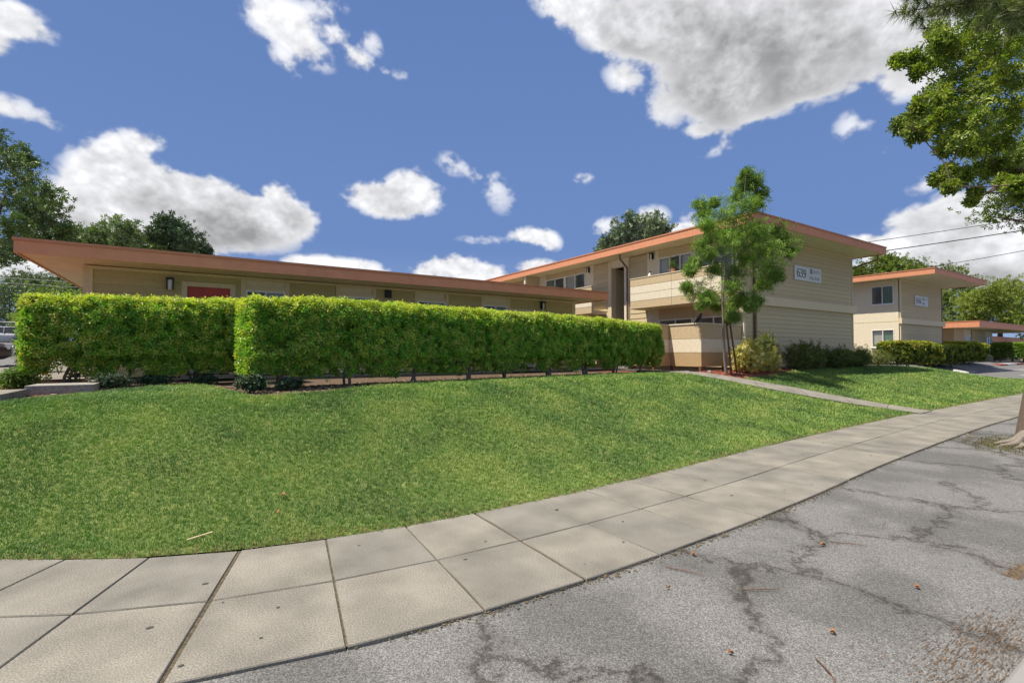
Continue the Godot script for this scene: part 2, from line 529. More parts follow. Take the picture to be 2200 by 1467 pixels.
# ---------------------------------------------------------------- the lie of the land
const EDGE := [[-60, -26], [-12, -9.6], [-6, -7.9], [-4, -7.0], [-2.8, -6.25], [-1.9, -5.65], [-1.23, -5.16], [-0.42, -4.68], [0.24, -4.43], [0.96, -4.27], [1.62, -4.2], [2.5, -4.17], [3.84, -4.2], [5.64, -4.33], [7.44, -4.52], [9, -4.66], [14, -4.93], [17, -5.0], [27, -5.18], [60, -5.4], [200, -5.4]]
const LAWN_BACK := [[-7, -10.6], [-4, -9.9], [-3, -9.4], [-2.2, -9.15], [-1.45, -10.2], [-0.75, -11.5], [0.05, -11.55], [0.42, -9.5], [0.7, -8.75], [1.85, -8.85], [3.4, -9.6], [6.8, -10.35], [10.5, -10.75], [12.2, -10.4], [13.2, -9.3], [14.2, -8.75], [16, -8.95], [18.3, -9.5], [23.1, -10.4], [26.6, -10.85], [29, -10.4], [32, -8.9], [35, -7.2], [39, -5.6]]
const WALK := [[16.0, -4.86], [15.95, -5.7], [15.5, -6.5], [14.8, -7.35], [13.9, -8.25], [13.35, -9.15], [13.25, -10.0], [13.62, -11.2], [13.66, -12.6], [13.6, -14.0]]

func along(line: Array, x: float) -> float:
	if x <= line[0][0]:
		return line[0][1]
	for k in range(1, line.size()):
		if x <= line[k][0]:
			var t: float = (x - line[k - 1][0]) / (line[k][0] - line[k - 1][0])
			return lerpf(line[k - 1][1], line[k][1], t)
	return line[line.size() - 1][1]

func land(x: float, z: float) -> float:
	var d := along(EDGE, maxf(x, -7.0)) - z
	if d <= 0.0:
		return 0.0
	var y := 0.9 * smoothstep(0.0, lerpf(3.5, 5.3, smoothstep(-2.6, 1.2, x)), d)
	var low := smoothstep(30.5, 37.0, x) * (1.0 - smoothstep(10.0, 13.0, -z))
	y = lerpf(y, 0.1 + 0.06 * d, low)
	if z < -16.0:
		y += 0.034 * minf(-16.0 - z, 60.0) * (1.0 - smoothstep(-4.0, 4.0, x))
	return y

func walk_gap(x: float, z: float) -> float:
	var p := Vector2(x, z)
	var best := 99.0
	for k in WALK.size() - 1:
		var a := Vector2(WALK[k][0], WALK[k][1])
		var b := Vector2(WALK[k + 1][0], WALK[k + 1][1])
		best = minf(best, p.distance_to(Geometry2D.get_closest_point_to_segment(p, a, b)))
	return best

func on(x: float, z: float, up := 0.0) -> Vector3:
	return Vector3(x, land(x, z) + up, z)

func sheet(xs: Array, front: Callable, back: Callable, rows: int, up: float, m: Material, called: String, label := "") -> MeshInstance3D:
	var st := mb()
	for i in xs.size() - 1:
		for j in rows:
			var q := []
			for c in [[i, j], [i + 1, j], [i + 1, j + 1], [i, j + 1]]:
				var x: float = xs[c[0]]
				var z := lerpf(front.call(x), back.call(x), float(c[1]) / rows)
				q.append(on(x, z, up))
			quad(st, q[0], q[1], q[2], q[3], 1)
	return setting(called, st, m, label)

func steps(a: float, b: float, by: float) -> Array:
	var out := []
	var n := int(ceil((b - a) / by))
	for k in n + 1:
		out.append(lerpf(a, b, float(k) / n))
	return out

func build_ground():
	var xs := [-900.0, -300.0, -120.0] + steps(-70, -8, 2.0) + steps(-7.5, 40, 0.5) + steps(41, 90, 1.0) + [130.0, 300.0, 900.0]
	var zs := [60.0, 6.0, 2.0, -1.0] + steps(-2.5, -20.0, 0.6) + steps(-21.0, -100.0, 2.0) + [-150.0, -350.0, -1200.0]
	var st := mb()
	for i in xs.size() - 1:
		for j in zs.size() - 1:
			var q := []
			for c in [[i, j], [i + 1, j], [i + 1, j + 1], [i, j + 1]]:
				var p := on(xs[c[0]], zs[c[1]], -0.07)
				if p.z > -3.4 and p.x > -2.5:
					p.y = -0.3
				q.append(p)
			quad(st, q[0], q[1], q[2], q[3], 1)
	setting("ground", st, M.soil, "bare brown soil lying under lawns and beds")
	sheet(steps(-7.0, 39.0, 0.2), func(x): return along(EDGE, x) - 0.02, func(x): return along(LAWN_BACK, x), 26, 0.0, M.lawn, "lawn", "sloping lawn between sidewalk and hedges")
	# planting beds
	sheet(steps(-2.2, 13.0, 0.25), func(x): return along(LAWN_BACK, x) + 0.12, func(x): return -14.0, 10, -0.018, M.mulch_brown, "hedge_bed", "dark brown mulch bed under the long hedges")
	sheet(steps(12.4, 30.0, 0.25), func(x): return along(LAWN_BACK, x) + 0.12, func(x): return -11.6 if x > 15.2 else -16.0, 8, -0.012, M.mulch_red, "shrub_bed", "red bark mulch bed along the end wall")
	sheet(steps(-9.0, -1.7, 0.3), func(x): return -10.6, func(x): return -16.4, 6, -0.012, M.mulch_red, "corner_bed", "red bark mulch bed beside the concrete kerb block")
	# walkway along the front of the low block
	sheet(steps(-2.6, 14.0, 0.8), func(x): return -14.0, func(x): return -14.95, 1, 0.03, M.concrete_d, "house_walk", "pale concrete walkway in front of the low block")
	# strip of asphalt between sidewalk and kerb, the road beyond
	st = mb()
	var n := 240
	for i in n:
		for j in 6:
			var q := []
			for c in [[i, j], [i + 1, j], [i + 1, j + 1], [i, j + 1]]:
				var x := lerpf(-2.2, 42.0, float(c[0]) / n)
				var z := lerpf(-0.70, along(EDGE, x) + 1.5, float(c[1]) / 6)
				var d := Vector2(x - 5.12, z + 0.98).length()
				var y := -0.024 + patch.get_noise_2d(x * 3.0, z * 3.0) * 0.01
				if d < 0.34:
					y -= 0.05 * smoothstep(0.34, 0.22, d)
				q.append(Vector3(x, y, z))
			quad(st, q[0], q[1], q[2], q[3], 1)
	var strip := setting("asphalt_strip", st, M.asphalt, "worn grey asphalt strip between sidewalk and kerb")
	st = mb()
	for k in 20:
		var a := TAU * k / 20
		var b := TAU * (k + 1) / 20
		var ra := 0.27 + 0.03 * sin(a * 3.0)
		var rb := 0.27 + 0.03 * sin(b * 3.0)
		tri(st, Vector3(5.12, -0.072, -0.98), Vector3(5.12 + cos(b) * rb * 1.15, -0.07, -0.98 + sin(b) * rb), Vector3(5.12 + cos(a) * ra * 1.15, -0.07, -0.98 + sin(a) * ra))
	obj("dirt_patch", st, M.soil, strip)
	st = mb()
	box(st, Vector3(-60, -0.5, -0.1), Vector3(130, -0.16, 9.5))
	setting("road", st, M.road_asphalt, "asphalt road beside the kerb")
	for k in 24:
		var x0 := -8.0 + k * 2.4
		st = mb()
		var e := 0.02
		var lo := Vector3(x0 + 0.006, -0.3, -0.69)
		var hi := Vector3(x0 + 2.394, 0.055 + rng.randf_range(-0.004, 0.004), -0.52)
		hexa(st, [Vector3(lo.x, lo.y, hi.z), Vector3(hi.x, lo.y, hi.z), Vector3(hi.x, lo.y, lo.z), Vector3(lo.x, lo.y, lo.z), Vector3(lo.x, hi.y - e, hi.z), Vector3(hi.x, hi.y - e, hi.z), Vector3(hi.x, hi.y - e, lo.z), Vector3(lo.x, hi.y - e, lo.z)])
		hexa(st, [Vector3(lo.x, hi.y - e, hi.z), Vector3(hi.x, hi.y - e, hi.z), Vector3(hi.x, hi.y - e, lo.z), Vector3(lo.x, hi.y - e, lo.z), Vector3(lo.x, hi.y, hi.z - e), Vector3(hi.x, hi.y, hi.z - e), Vector3(hi.x, hi.y, lo.z + e), Vector3(lo.x, hi.y, lo.z + e)])
		if k == 0:
			var first := obj("kerb", st, M.kerb)
			first.set_meta("kind", "structure")
		else:
			obj("kerb_stone", st, M.kerb, get_node("kerb"))
	# gutter between kerb and road
	st = mb()
	box(st, Vector3(-60, -0.4, -0.52), Vector3(130, -0.13, -0.1))
	setting("gutter", st, M.kerb, "concrete gutter along the kerb")

func curve_points() -> Array:
	# centre line of the sidewalk at every 0.735 m
	var mids := [[-6.6, -7.3], [-4.6, -6.4], [-3.0, -5.45], [-1.75, -4.55], [-0.96, -4.05], [-0.63, -3.88], [0.07, -3.62], [0.8, -3.48], [1.51, -3.41], [2.22, -3.385], [2.95, -3.39], [3.79, -3.42], [5.39, -3.52], [7.7, -3.74], [10, -3.9], [14, -4.12], [17, -4.18], [27, -4.37], [42, -4.5]]
	var c := Curve3D.new()
	c.bake_interval = 0.05
	for k in mids.size():
		var p := Vector3(mids[k][0], 0, mids[k][1])
		var a := Vector3(mids[maxi(k - 1, 0)][0], 0, mids[maxi(k - 1, 0)][1])
		var b := Vector3(mids[mini(k + 1, mids.size() - 1)][0], 0, mids[mini(k + 1, mids.size() - 1)][1])
		var dir := (b - a).normalized()
		c.add_point(p, -dir * p.distance_to(a) / 3.0, dir * p.distance_to(b) / 3.0)
	var start := fmod(c.get_closest_offset(Vector3(0.07, 0, -3.62)), 0.735)
	var out := []
	var s := start
	while s < c.get_baked_length() - 0.1:
		var p := c.sample_baked(s)
		var q := c.sample_baked(s + 0.05)
		var d := (q - p).normalized()
		out.append([p, Vector3(d.z, 0, -d.x)])   # second: towards the lawn
		s += 0.735
	return out

func build_sidewalk():
	var pts := curve_points()
	var wide := 0
	for k in pts.size():
		if (pts[k][0] - Vector3(0.07, 0, -3.62)).length() < 0.1:
			wide = k % 3
	var st := mb()
	for k in pts.size() - 1:
		var a: Vector3 = pts[k][0]
		var b: Vector3 = pts[k + 1][0]
		quad(st, a - pts[k][1] * 0.80 + Vector3.DOWN * 0.012, b - pts[k + 1][1] * 0.80 + Vector3.DOWN * 0.012, b + pts[k + 1][1] * 0.83 + Vector3.DOWN * 0.009, a + pts[k][1] * 0.83 + Vector3.DOWN * 0.009)
	var walk := setting("sidewalk", st, M.joint_dirt, "pale concrete sidewalk scored into slabs")
	for k in pts.size() - 1:
		for side in 2:
			var a0 := 0.0 if side == 0 else -0.815
			var a1 := 0.815 if side == 0 else 0.0
			var g0 := 0.013 if k % 3 == wide else 0.006
			var g1 := 0.013 if (k + 1) % 3 == wide else 0.006
			var gm := 0.006
			var low := Vector3.DOWN * 0.07
			var c := []
			var dir: Vector3 = (pts[k + 1][0] - pts[k][0]).normalized()
			for t in [[k, a0 + (gm if side == 0 else 0.0), g0], [k + 1, a0 + (gm if side == 0 else 0.0), -g1], [k + 1, a1 - (gm if side == 1 else 0.0), -g1], [k, a1 - (gm if side == 1 else 0.0), g0]]:
				c.append(pts[t[0]][0] + pts[t[0]][1] * t[1] + dir * t[2] + Vector3.UP * rng.randf_range(-0.0025, 0.0025))
			var mid: Vector3 = (c[0] + c[1] + c[2] + c[3]) / 4.0
			st = mb()
			var top := []
			var rim := []
			for p in c:
				top.append(p.lerp(mid, 0.012) + Vector3.UP * 0.001)
				rim.append(p + Vector3.DOWN * 0.006)
			# counter-clockwise from above: along the walk, then towards the lawn
			quad(st, top[0], top[1], top[2], top[3])
			for j in 4:
				var i := (j + 1) % 4
				quad(st, rim[j], rim[i], top[i], top[j])
				quad(st, rim[j] + low, rim[i] + low, rim[i], rim[j])
			obj("paving_slab", st, M[["concrete_a", "concrete_b", "concrete_c", "concrete_d"][rng.randi() % 4]], walk)
	# old chewing gum trodden black
	for g in [[0.30, -3.0], [0.42, -3.30], [-0.22, -3.45], [-0.06, -2.95], [0.14, -3.55], [-0.8, -3.1], [2.0, -3.52], [1.7, -3.3], [3.0, -3.85], [3.3, -3.25], [2.95, -2.9], [4.2, -3.25], [4.7, -4.0], [4.9, -3.2], [5.6, -3.0], [6.1, -2.95], [5.2, -3.75], [7.4, -3.2], [7.8, -3.9], [6.7, -4.1], [8.6, -3.3], [9.1, -4.2], [1.1, -4.0], [0.05, -3.9], [2.4, -2.75], [3.7, -2.8]]:
		st = mb()
		var r := rng.randf_range(0.005, 0.014)
		for k in 9:
			var a := TAU * k / 9
			var b := TAU * (k + 1) / 9
			tri(st, Vector3(g[0], 0.0052, g[1]), Vector3(g[0] + cos(b) * r * 1.5, 0.0045, g[1] + sin(b) * r), Vector3(g[0] + cos(a) * r * 1.5, 0.0045, g[1] + sin(a) * r))
		obj("gum_spot", st, M.gum, walk)
	# the walk that climbs to the houses
	st = mb()
	var base := mb()
	var garden: MeshInstance3D = null
	for k in WALK.size() - 1:
		var a := Vector2(WALK[k][0], WALK[k][1])
		var b := Vector2(WALK[k + 1][0], WALK[k + 1][1])
		var na := (Vector2(WALK[mini(k + 1, WALK.size() - 1)][0], WALK[mini(k + 1, WALK.size() - 1)][1]) - Vector2(WALK[maxi(k - 1, 0)][0], WALK[maxi(k - 1, 0)][1])).normalized().orthogonal() * 0.48
		var nb := (Vector2(WALK[mini(k + 2, WALK.size() - 1)][0], WALK[mini(k + 2, WALK.size() - 1)][1]) - a).normalized().orthogonal() * 0.48
		var g := (b - a).normalized() * 0.006
		st = mb()
		var top := []
		for p: Vector2 in [a + na + g, b + nb - g, b - nb - g, a - na + g]:
			top.append(on(p.x, p.y, 0.018 + 0.027 * smoothstep(0.0, 0.8, -4.9 - p.y)))
		quad(st, top[0], top[1], top[2], top[3])
		quad(st, top[3], top[2], top[1], top[0])
		for j in 4:
			var i := (j + 1) % 4
			quad(st, top[j] + Vector3.DOWN * 0.15, top[i] + Vector3.DOWN * 0.15, top[i], top[j])
			quad(st, top[i] + Vector3.DOWN * 0.15, top[j] + Vector3.DOWN * 0.15, top[j], top[i])
		if garden == null:
			garden = setting("garden_walk", st, M.concrete_d, "narrow concrete walk climbing from sidewalk to patios")
		else:
			obj("walk_slab", st, M[["concrete_d", "concrete_b"][k % 2]], garden)

# ---------------------------------------------------------------- house parts, drawn in a wall's own axes: x along it, y up, z out of it
func bar(called: String, x0: float, x1: float, y0: float, y1: float, z0: float, z1: float, m: Material, parent: Node) -> MeshInstance3D:
	var st := mb()
	box(st, Vector3(x0, y0, z0), Vector3(x1, y1, z1))
	return obj(called, st, m, parent)

func siding(parent: Node, x0: float, x1: float, y0: float, y1: float, pitch: float, set_name := "siding"):
	var rows := int(round((y1 - y0) / pitch))
	for k in rows:
		var a := lerpf(y0, y1, float(k) / rows)
		var b := lerpf(y0, y1, float(k + 1) / rows)
		var st := mb()
		# a lapped board: thick at its lower edge
		hexa(st, [Vector3(x0, a, 0.026), Vector3(x1, a, 0.026), Vector3(x1, a, -0.01), Vector3(x0, a, -0.01), Vector3(x0, b + 0.002, 0.006), Vector3(x1, b + 0.002, 0.006), Vector3(x1, b + 0.002, -0.01), Vector3(x0, b + 0.002, -0.01)])
		obj("siding_board", st, M[set_name + ["_a", "_b", "_c"][rng.randi() % 3]], parent)

func window(parent: Node, x0: float, x1: float, y0: float, y1: float, lights: int, rooms: Array, deep := 0.10):
	var f := 0.05
	var st := mb()
	box(st, Vector3(x0, y0, -0.05), Vector3(x0 + f, y1, 0.035))
	box(st, Vector3(x1 - f, y0, -0.05), Vector3(x1, y1, 0.035))
	box(st, Vector3(x0 + f, y0, -0.05), Vector3(x1 - f, y0 + f, 0.035))
	box(st, Vector3(x0 + f, y1 - f, -0.05), Vector3(x1 - f, y1, 0.035))
	var w := obj("window", st, M.vinyl, parent)
	for k in lights:
		var a := lerpf(x0 + f, x1 - f, float(k) / lights)
		var b := lerpf(x0 + f, x1 - f, float(k + 1) / lights)
		st = mb()
		quad(st, Vector3(a + 0.018, y0 + f, 0.0), Vector3(b - 0.018, y0 + f, 0.0), Vector3(b - 0.018, y1 - f, 0.0), Vector3(a + 0.018, y1 - f, 0.0))
		obj("pane", st, M.pane, w)
		st = mb()
		if k > 0:
			box(st, Vector3(a - 0.022, y0 + f, -0.03), Vector3(a + 0.022, y1 - f, 0.028))
			obj("mullion", st, M.vinyl, w)
		# what hangs or lies behind the glass
		st = mb()
		var room: String = rooms[k % rooms.size()]
		if room.begins_with("curtain"):
			var folds := int((b - a) / 0.07)
			for j in folds:
				var c := lerpf(a, b, float(j) / folds)
				var d := lerpf(a, b, float(j + 1) / folds)
				var m := (c + d) * 0.5
				quad(st, Vector3(c, y0 + f, -deep), Vector3(m, y0 + f, -deep + 0.03), Vector3(m, y1 - f, -deep + 0.03), Vector3(c, y1 - f, -deep))
				quad(st, Vector3(m, y0 + f, -deep + 0.03), Vector3(d, y0 + f, -deep), Vector3(d, y1 - f, -deep), Vector3(m, y1 - f, -deep + 0.03))
			obj("curtain", st, M[room], w)
		else:
			pass
	# the room behind: floor, ceiling and three walls
	var st2 := mb()
	var q0 := Vector3(x0 + 0.01, y0 - 0.5, -1.35)
	var q1 := Vector3(x1 - 0.01, y1 + 0.2, -0.055)
	box(st2, q0, Vector3(q1.x, q1.y, q0.z + 0.02))
	box(st2, q0, Vector3(q1.x, q0.y + 0.02, q1.z))
	box(st2, Vector3(q0.x, q1.y - 0.02, q0.z), q1)
	box(st2, q0, Vector3(q0.x + 0.02, q1.y, q1.z))
	box(st2, Vector3(q1.x - 0.02, q0.y, q0.z), q1)
	obj("room", st2, M.room, w)

func door(parent: Node, x0: float, x1: float, y0: float, y1: float, m: Material):
	var t := 0.12
	var st := mb()
	box(st, Vector3(x0 - t, y0, 0.0), Vector3(x0, y1 + t, 0.05))
	box(st, Vector3(x1, y0, 0.0), Vector3(x1 + t, y1 + t, 0.05))
	box(st, Vector3(x0, y1, 0.0), Vector3(x1, y1 + t, 0.05))
	obj("door_frame", st, M.trim, parent)
	var d := bar("door", x0 + 0.004, x1 - 0.004, y0 + 0.22, y1 - 0.004, -0.04, 0.0, m, parent)
	bar("kick_plate", x0 + 0.004, x1 - 0.004, y0 + 0.02, y0 + 0.215, -0.04, 0.004, M.threshold, d)
	st = mb()
	tube(st, [Vector3(x1 - 0.08, y0 + 1.0, 0.0), Vector3(x1 - 0.08, y0 + 1.0, 0.05), Vector3(x1 - 0.08, y0 + 1.0, 0.07)], [0.012, 0.014, 0.028], 8)
	obj("handle", st, M.galvanised, d)

func wall_lamp(p: Vector3, label: String):
	# p in wall axes: the middle of the lamp's back
	var keep := XF
	var base := XF * p
	var t := thing("wall_lamp", label, "lamp", base, "black and white wall lamps on the houses")
	XF = keep
	var st := mb()
	box(st, p + Vector3(-0.07, -0.13, 0.0), p + Vector3(0.07, 0.16, 0.03))
	box(st, p + Vector3(-0.085, 0.10, 0.03), p + Vector3(0.085, 0.16, 0.17))
	box(st, p + Vector3(-0.075, -0.13, 0.03), p + Vector3(-0.06, 0.10, 0.15))
	box(st, p + Vector3(0.06, -0.13, 0.03), p + Vector3(0.075, 0.10, 0.15))
	obj("housing", st, M.black_metal, t)
	st = mb()
	tube(st, [p + Vector3(0, -0.15, 0.09), p + Vector3(0, -0.12, 0.09), p + Vector3(0, 0.04, 0.09), p + Vector3(0, 0.10, 0.09)], [0.03, 0.055, 0.06, 0.06], 12)
	obj("diffuser", st, M.lamp_glass, t)

func roof(parent: Node, x0: float, x1: float, z0: float, z1: float, y: float, high := 0.30):
	# flat roof: soffit at y, boards round it, a metal lip on top (world axes)
	var st := mb()
	box(st, Vector3(x0 + 0.03, y, z0 + 0.03), Vector3(x1 - 0.03, y + 0.02, z1 - 0.03))
	obj("soffit", st, M.soffit, parent)
	st = mb()
	box(st, Vector3(x0 + 0.04, y + 0.03, z0 + 0.04), Vector3(x1 - 0.04, y + high - 0.02, z1 - 0.04))
	var top := obj("roof", st, M.roof_top, parent)
	for side in 4:
		st = mb()
		var b0 := y - 0.03
		var b1 := y + high - 0.055
		var l0 := y + high - 0.055
		var l1 := y + high
		var lip := mb()
		if side == 0:
			box(st, Vector3(x0, b0, z1 - 0.035), Vector3(x1, b1, z1))
			box(lip, Vector3(x0 - 0.025, l0, z1 - 0.06), Vector3(x1 + 0.025, l1, z1 + 0.025))
		elif side == 1:
			box(st, Vector3(x0, b0, z0), Vector3(x1, b1, z0 + 0.035))
			box(lip, Vector3(x0 - 0.025, l0, z0 - 0.025), Vector3(x1 + 0.025, l1, z0 + 0.06))
		elif side == 2:
			box(st, Vector3(x0, b0, z0 + 0.035), Vector3(x0 + 0.035, b1, z1 - 0.035))
			box(lip, Vector3(x0 - 0.025, l0, z0 + 0.06), Vector3(x0 + 0.06, l1, z1 - 0.06))
		else:
			box(st, Vector3(x1 - 0.035, b0, z0 + 0.035), Vector3(x1, b1, z1 - 0.035))
			box(lip, Vector3(x1 - 0.06, l0, z0 + 0.06), Vector3(x1 + 0.025, l1, z1 - 0.06))
		var f := obj("fascia", st, M.fascia, top)
		obj("flashing", lip, M.flashing, top)

func vent_pipe(x: float, y: float, z: float, h: float, r: float, m: Material, label: String):
	var t := thing("vent_pipe", label, "vent pipe", Vector3(x, y, z), "vent pipes on the roofs")
	var st := mb()
	tube(st, [Vector3(x, y - 0.06, z), Vector3(x, y + h, z)], [r, r], 10)
	obj("pipe", st, m, t)
	st = mb()
	tube(st, [Vector3(x, y - 0.04, z), Vector3(x, y + 0.05, z)], [r * 2.0, r * 1.15], 10)
	obj("collar", st, m, t)
	done()

func front_wall() -> Transform3D:
	return Transform3D(Basis(), Vector3(0, 0, -15.05))

func build_front_block():
	var b := thing("low_block", "long single storey tan block with terracotta eaves behind the hedges", "building", Vector3(5.2, 0.9, -15.05))
	var base := OFF
	bar("core", -2.28, 12.6, 0.6, 3.62, -24.0, -16.5, M.siding_b, b)
	bar("side_wall", -2.30, -2.2, 0.6, 3.62, -16.49, -15.26, M.siding_b, b)
	bar("side_wall", 12.52, 12.62, 0.6, 3.62, -16.49, -15.26, M.siding_b, b)
	bar("foundation", -2.3, 12.62, 0.55, 0.97, -24.05, -15.09, M.old_concrete, b)
	roof(b, -3.25, 13.35, -25.0, -13.87, 3.65, 0.29)
	XF = front_wall()
	bar("corner_board", -2.34, -2.16, 0.95, 3.60, -0.2, 0.04, M.trim, b)
	bar("corner_board", 12.49, 12.66, 0.95, 3.60, -0.2, 0.04, M.trim, b)
	# frieze with the screened gap over it
	bar("frieze", -2.34, 2.6, 3.555, 3.625, 0.0, 0.06, M.trim, b)
	bar("frieze", 2.604, 7.6, 3.555, 3.625, 0.0, 0.06, M.trim, b)
	bar("frieze", 7.604, 12.66, 3.555, 3.625, 0.0, 0.06, M.trim, b)
	for s in [[-2.16, -0.42], [0.78, 0.91], [2.12, 3.38], [4.56, 5.87], [6.97, 8.35], [9.47, 9.56], [10.72, 12.49]]:
		siding(b, s[0], s[1], 0.97, 3.555, 0.178)
		bar("sheathing", s[0], s[1], 0.97, 3.645, -0.25, -0.012, M.siding_b, b)
	for d in [[-0.30, 0.66, 3.28], [9.68, 10.60, 3.08]]:
		door(b, d[0], d[1], 1.0, d[2], M.door_red)
		bar("header", d[0] - 0.12, d[1] + 0.12, d[2] + 0.13, 3.645, -0.1, -0.002, M.siding_a, b)
		bar("step", d[0] - 0.1, d[1] + 0.1, 0.85, 0.985, 0.02, 0.4, M.old_concrete, b)
	for k in 4:
		var x0: float = 0.91 + k * 2.48
		for e in [x0, x0 + 1.1]:
			bar("trim_board", e, e + 0.11, 0.97, 3.555, -0.1, 0.045, M.trim, b)
		bar("cream_panel", x0 + 0.11, x0 + 1.1, 3.39, 3.645, -0.1, -0.002, M.cream, b)
		bar("trim_rail", x0 + 0.11, x0 + 1.1, 3.28, 3.39, -0.1, 0.035, M.trim, b)
		window(b, x0 + 0.11, x0 + 1.1, 2.1, 3.28, 2, ["room", "room"] if k % 2 else ["room", "curtain"])
		bar("apron_panel", x0 + 0.11, x0 + 1.1, 0.97, 2.1, -0.1, 0.012, M.cream, b)
	wall_lamp(Vector3(-0.66, 3.30, 0.02), "wall lamp left of the red door on the low block")
	XF = front_wall()
	wall_lamp(Vector3(11.0, 3.36, 0.02), "wall lamp at the right end of the low block")
	XF = front_wall()
	var t := thing("vent_cover", "small black square vent on the low block's tan siding", "vent", XF * Vector3(4.98, 3.40, 0))
	bar("frame", 4.88, 5.08, 3.30, 3.54, 0.0, 0.09, M.black_metal, t)
	for k in 5:
		bar("slat", 4.895, 5.065, 3.32 + k * 0.042, 3.335 + k * 0.042, 0.091, 0.105, M.black_metal, t)
	done()
	vent_pipe(4.3, 3.94, -18.5, 0.75, 0.035, M.pipe_white, "thin vent pipe over the middle of the low roof")
	vent_pipe(10.6, 3.94, -18.0, 0.62, 0.035, M.pipe_white, "thin vent pipe towards the low roof's right end")
	t = thing("roof_vent", "small white boxy vent on the low roof near the left trees", "roof vent", Vector3(0.0, 3.94, -16.6))
	bar("base", -0.16, 0.16, 3.93, 4.10, -16.75, -16.45, M.pipe_white, t)
	bar("cap", -0.2, 0.2, 4.10, 4.14, -16.8, -16.4, M.pipe_white, t)
	done()

func long_wall(x: float) -> Transform3D:
	# a wall that faces the low block: its own x is the world's z
	return Transform3D(Basis(Vector3(0, 0, 1), Vector3.UP, Vector3(-1, 0, 0)), Vector3(x, 0, 0))

func parapet(b: Node, x: float, z0: float, z1: float, y0: float, y1: float, deep: float):
	XF = long_wall(x)
	var h := (y1 - y0) / 4.0
	var splits := [z0, lerpf(z0, z1, 0.5), z1]
	for k in 4:
		for j in 2:
			bar("parapet_panel", splits[j] + 0.006, splits[j + 1] - 0.006, y0 + k * h + 0.008, y0 + (k + 1) * h - 0.008, -0.03, 0.02, [M.tan, M.cream, M.cream, M.tan][k], b)
	bar("parapet_core", z0, z1, y0, y1, -0.12, -0.032, M.trim, b)
	bar("parapet_cap", z0 - 0.01, z1 + 0.01, y1, y1 + 0.035, -0.14, 0.04, M.trim, b)
	bar("balcony_floor", z0, z1, y0 - 0.02, y0 + 0.16, -deep, -0.121, M.trim, b)
	XF = Transform3D()

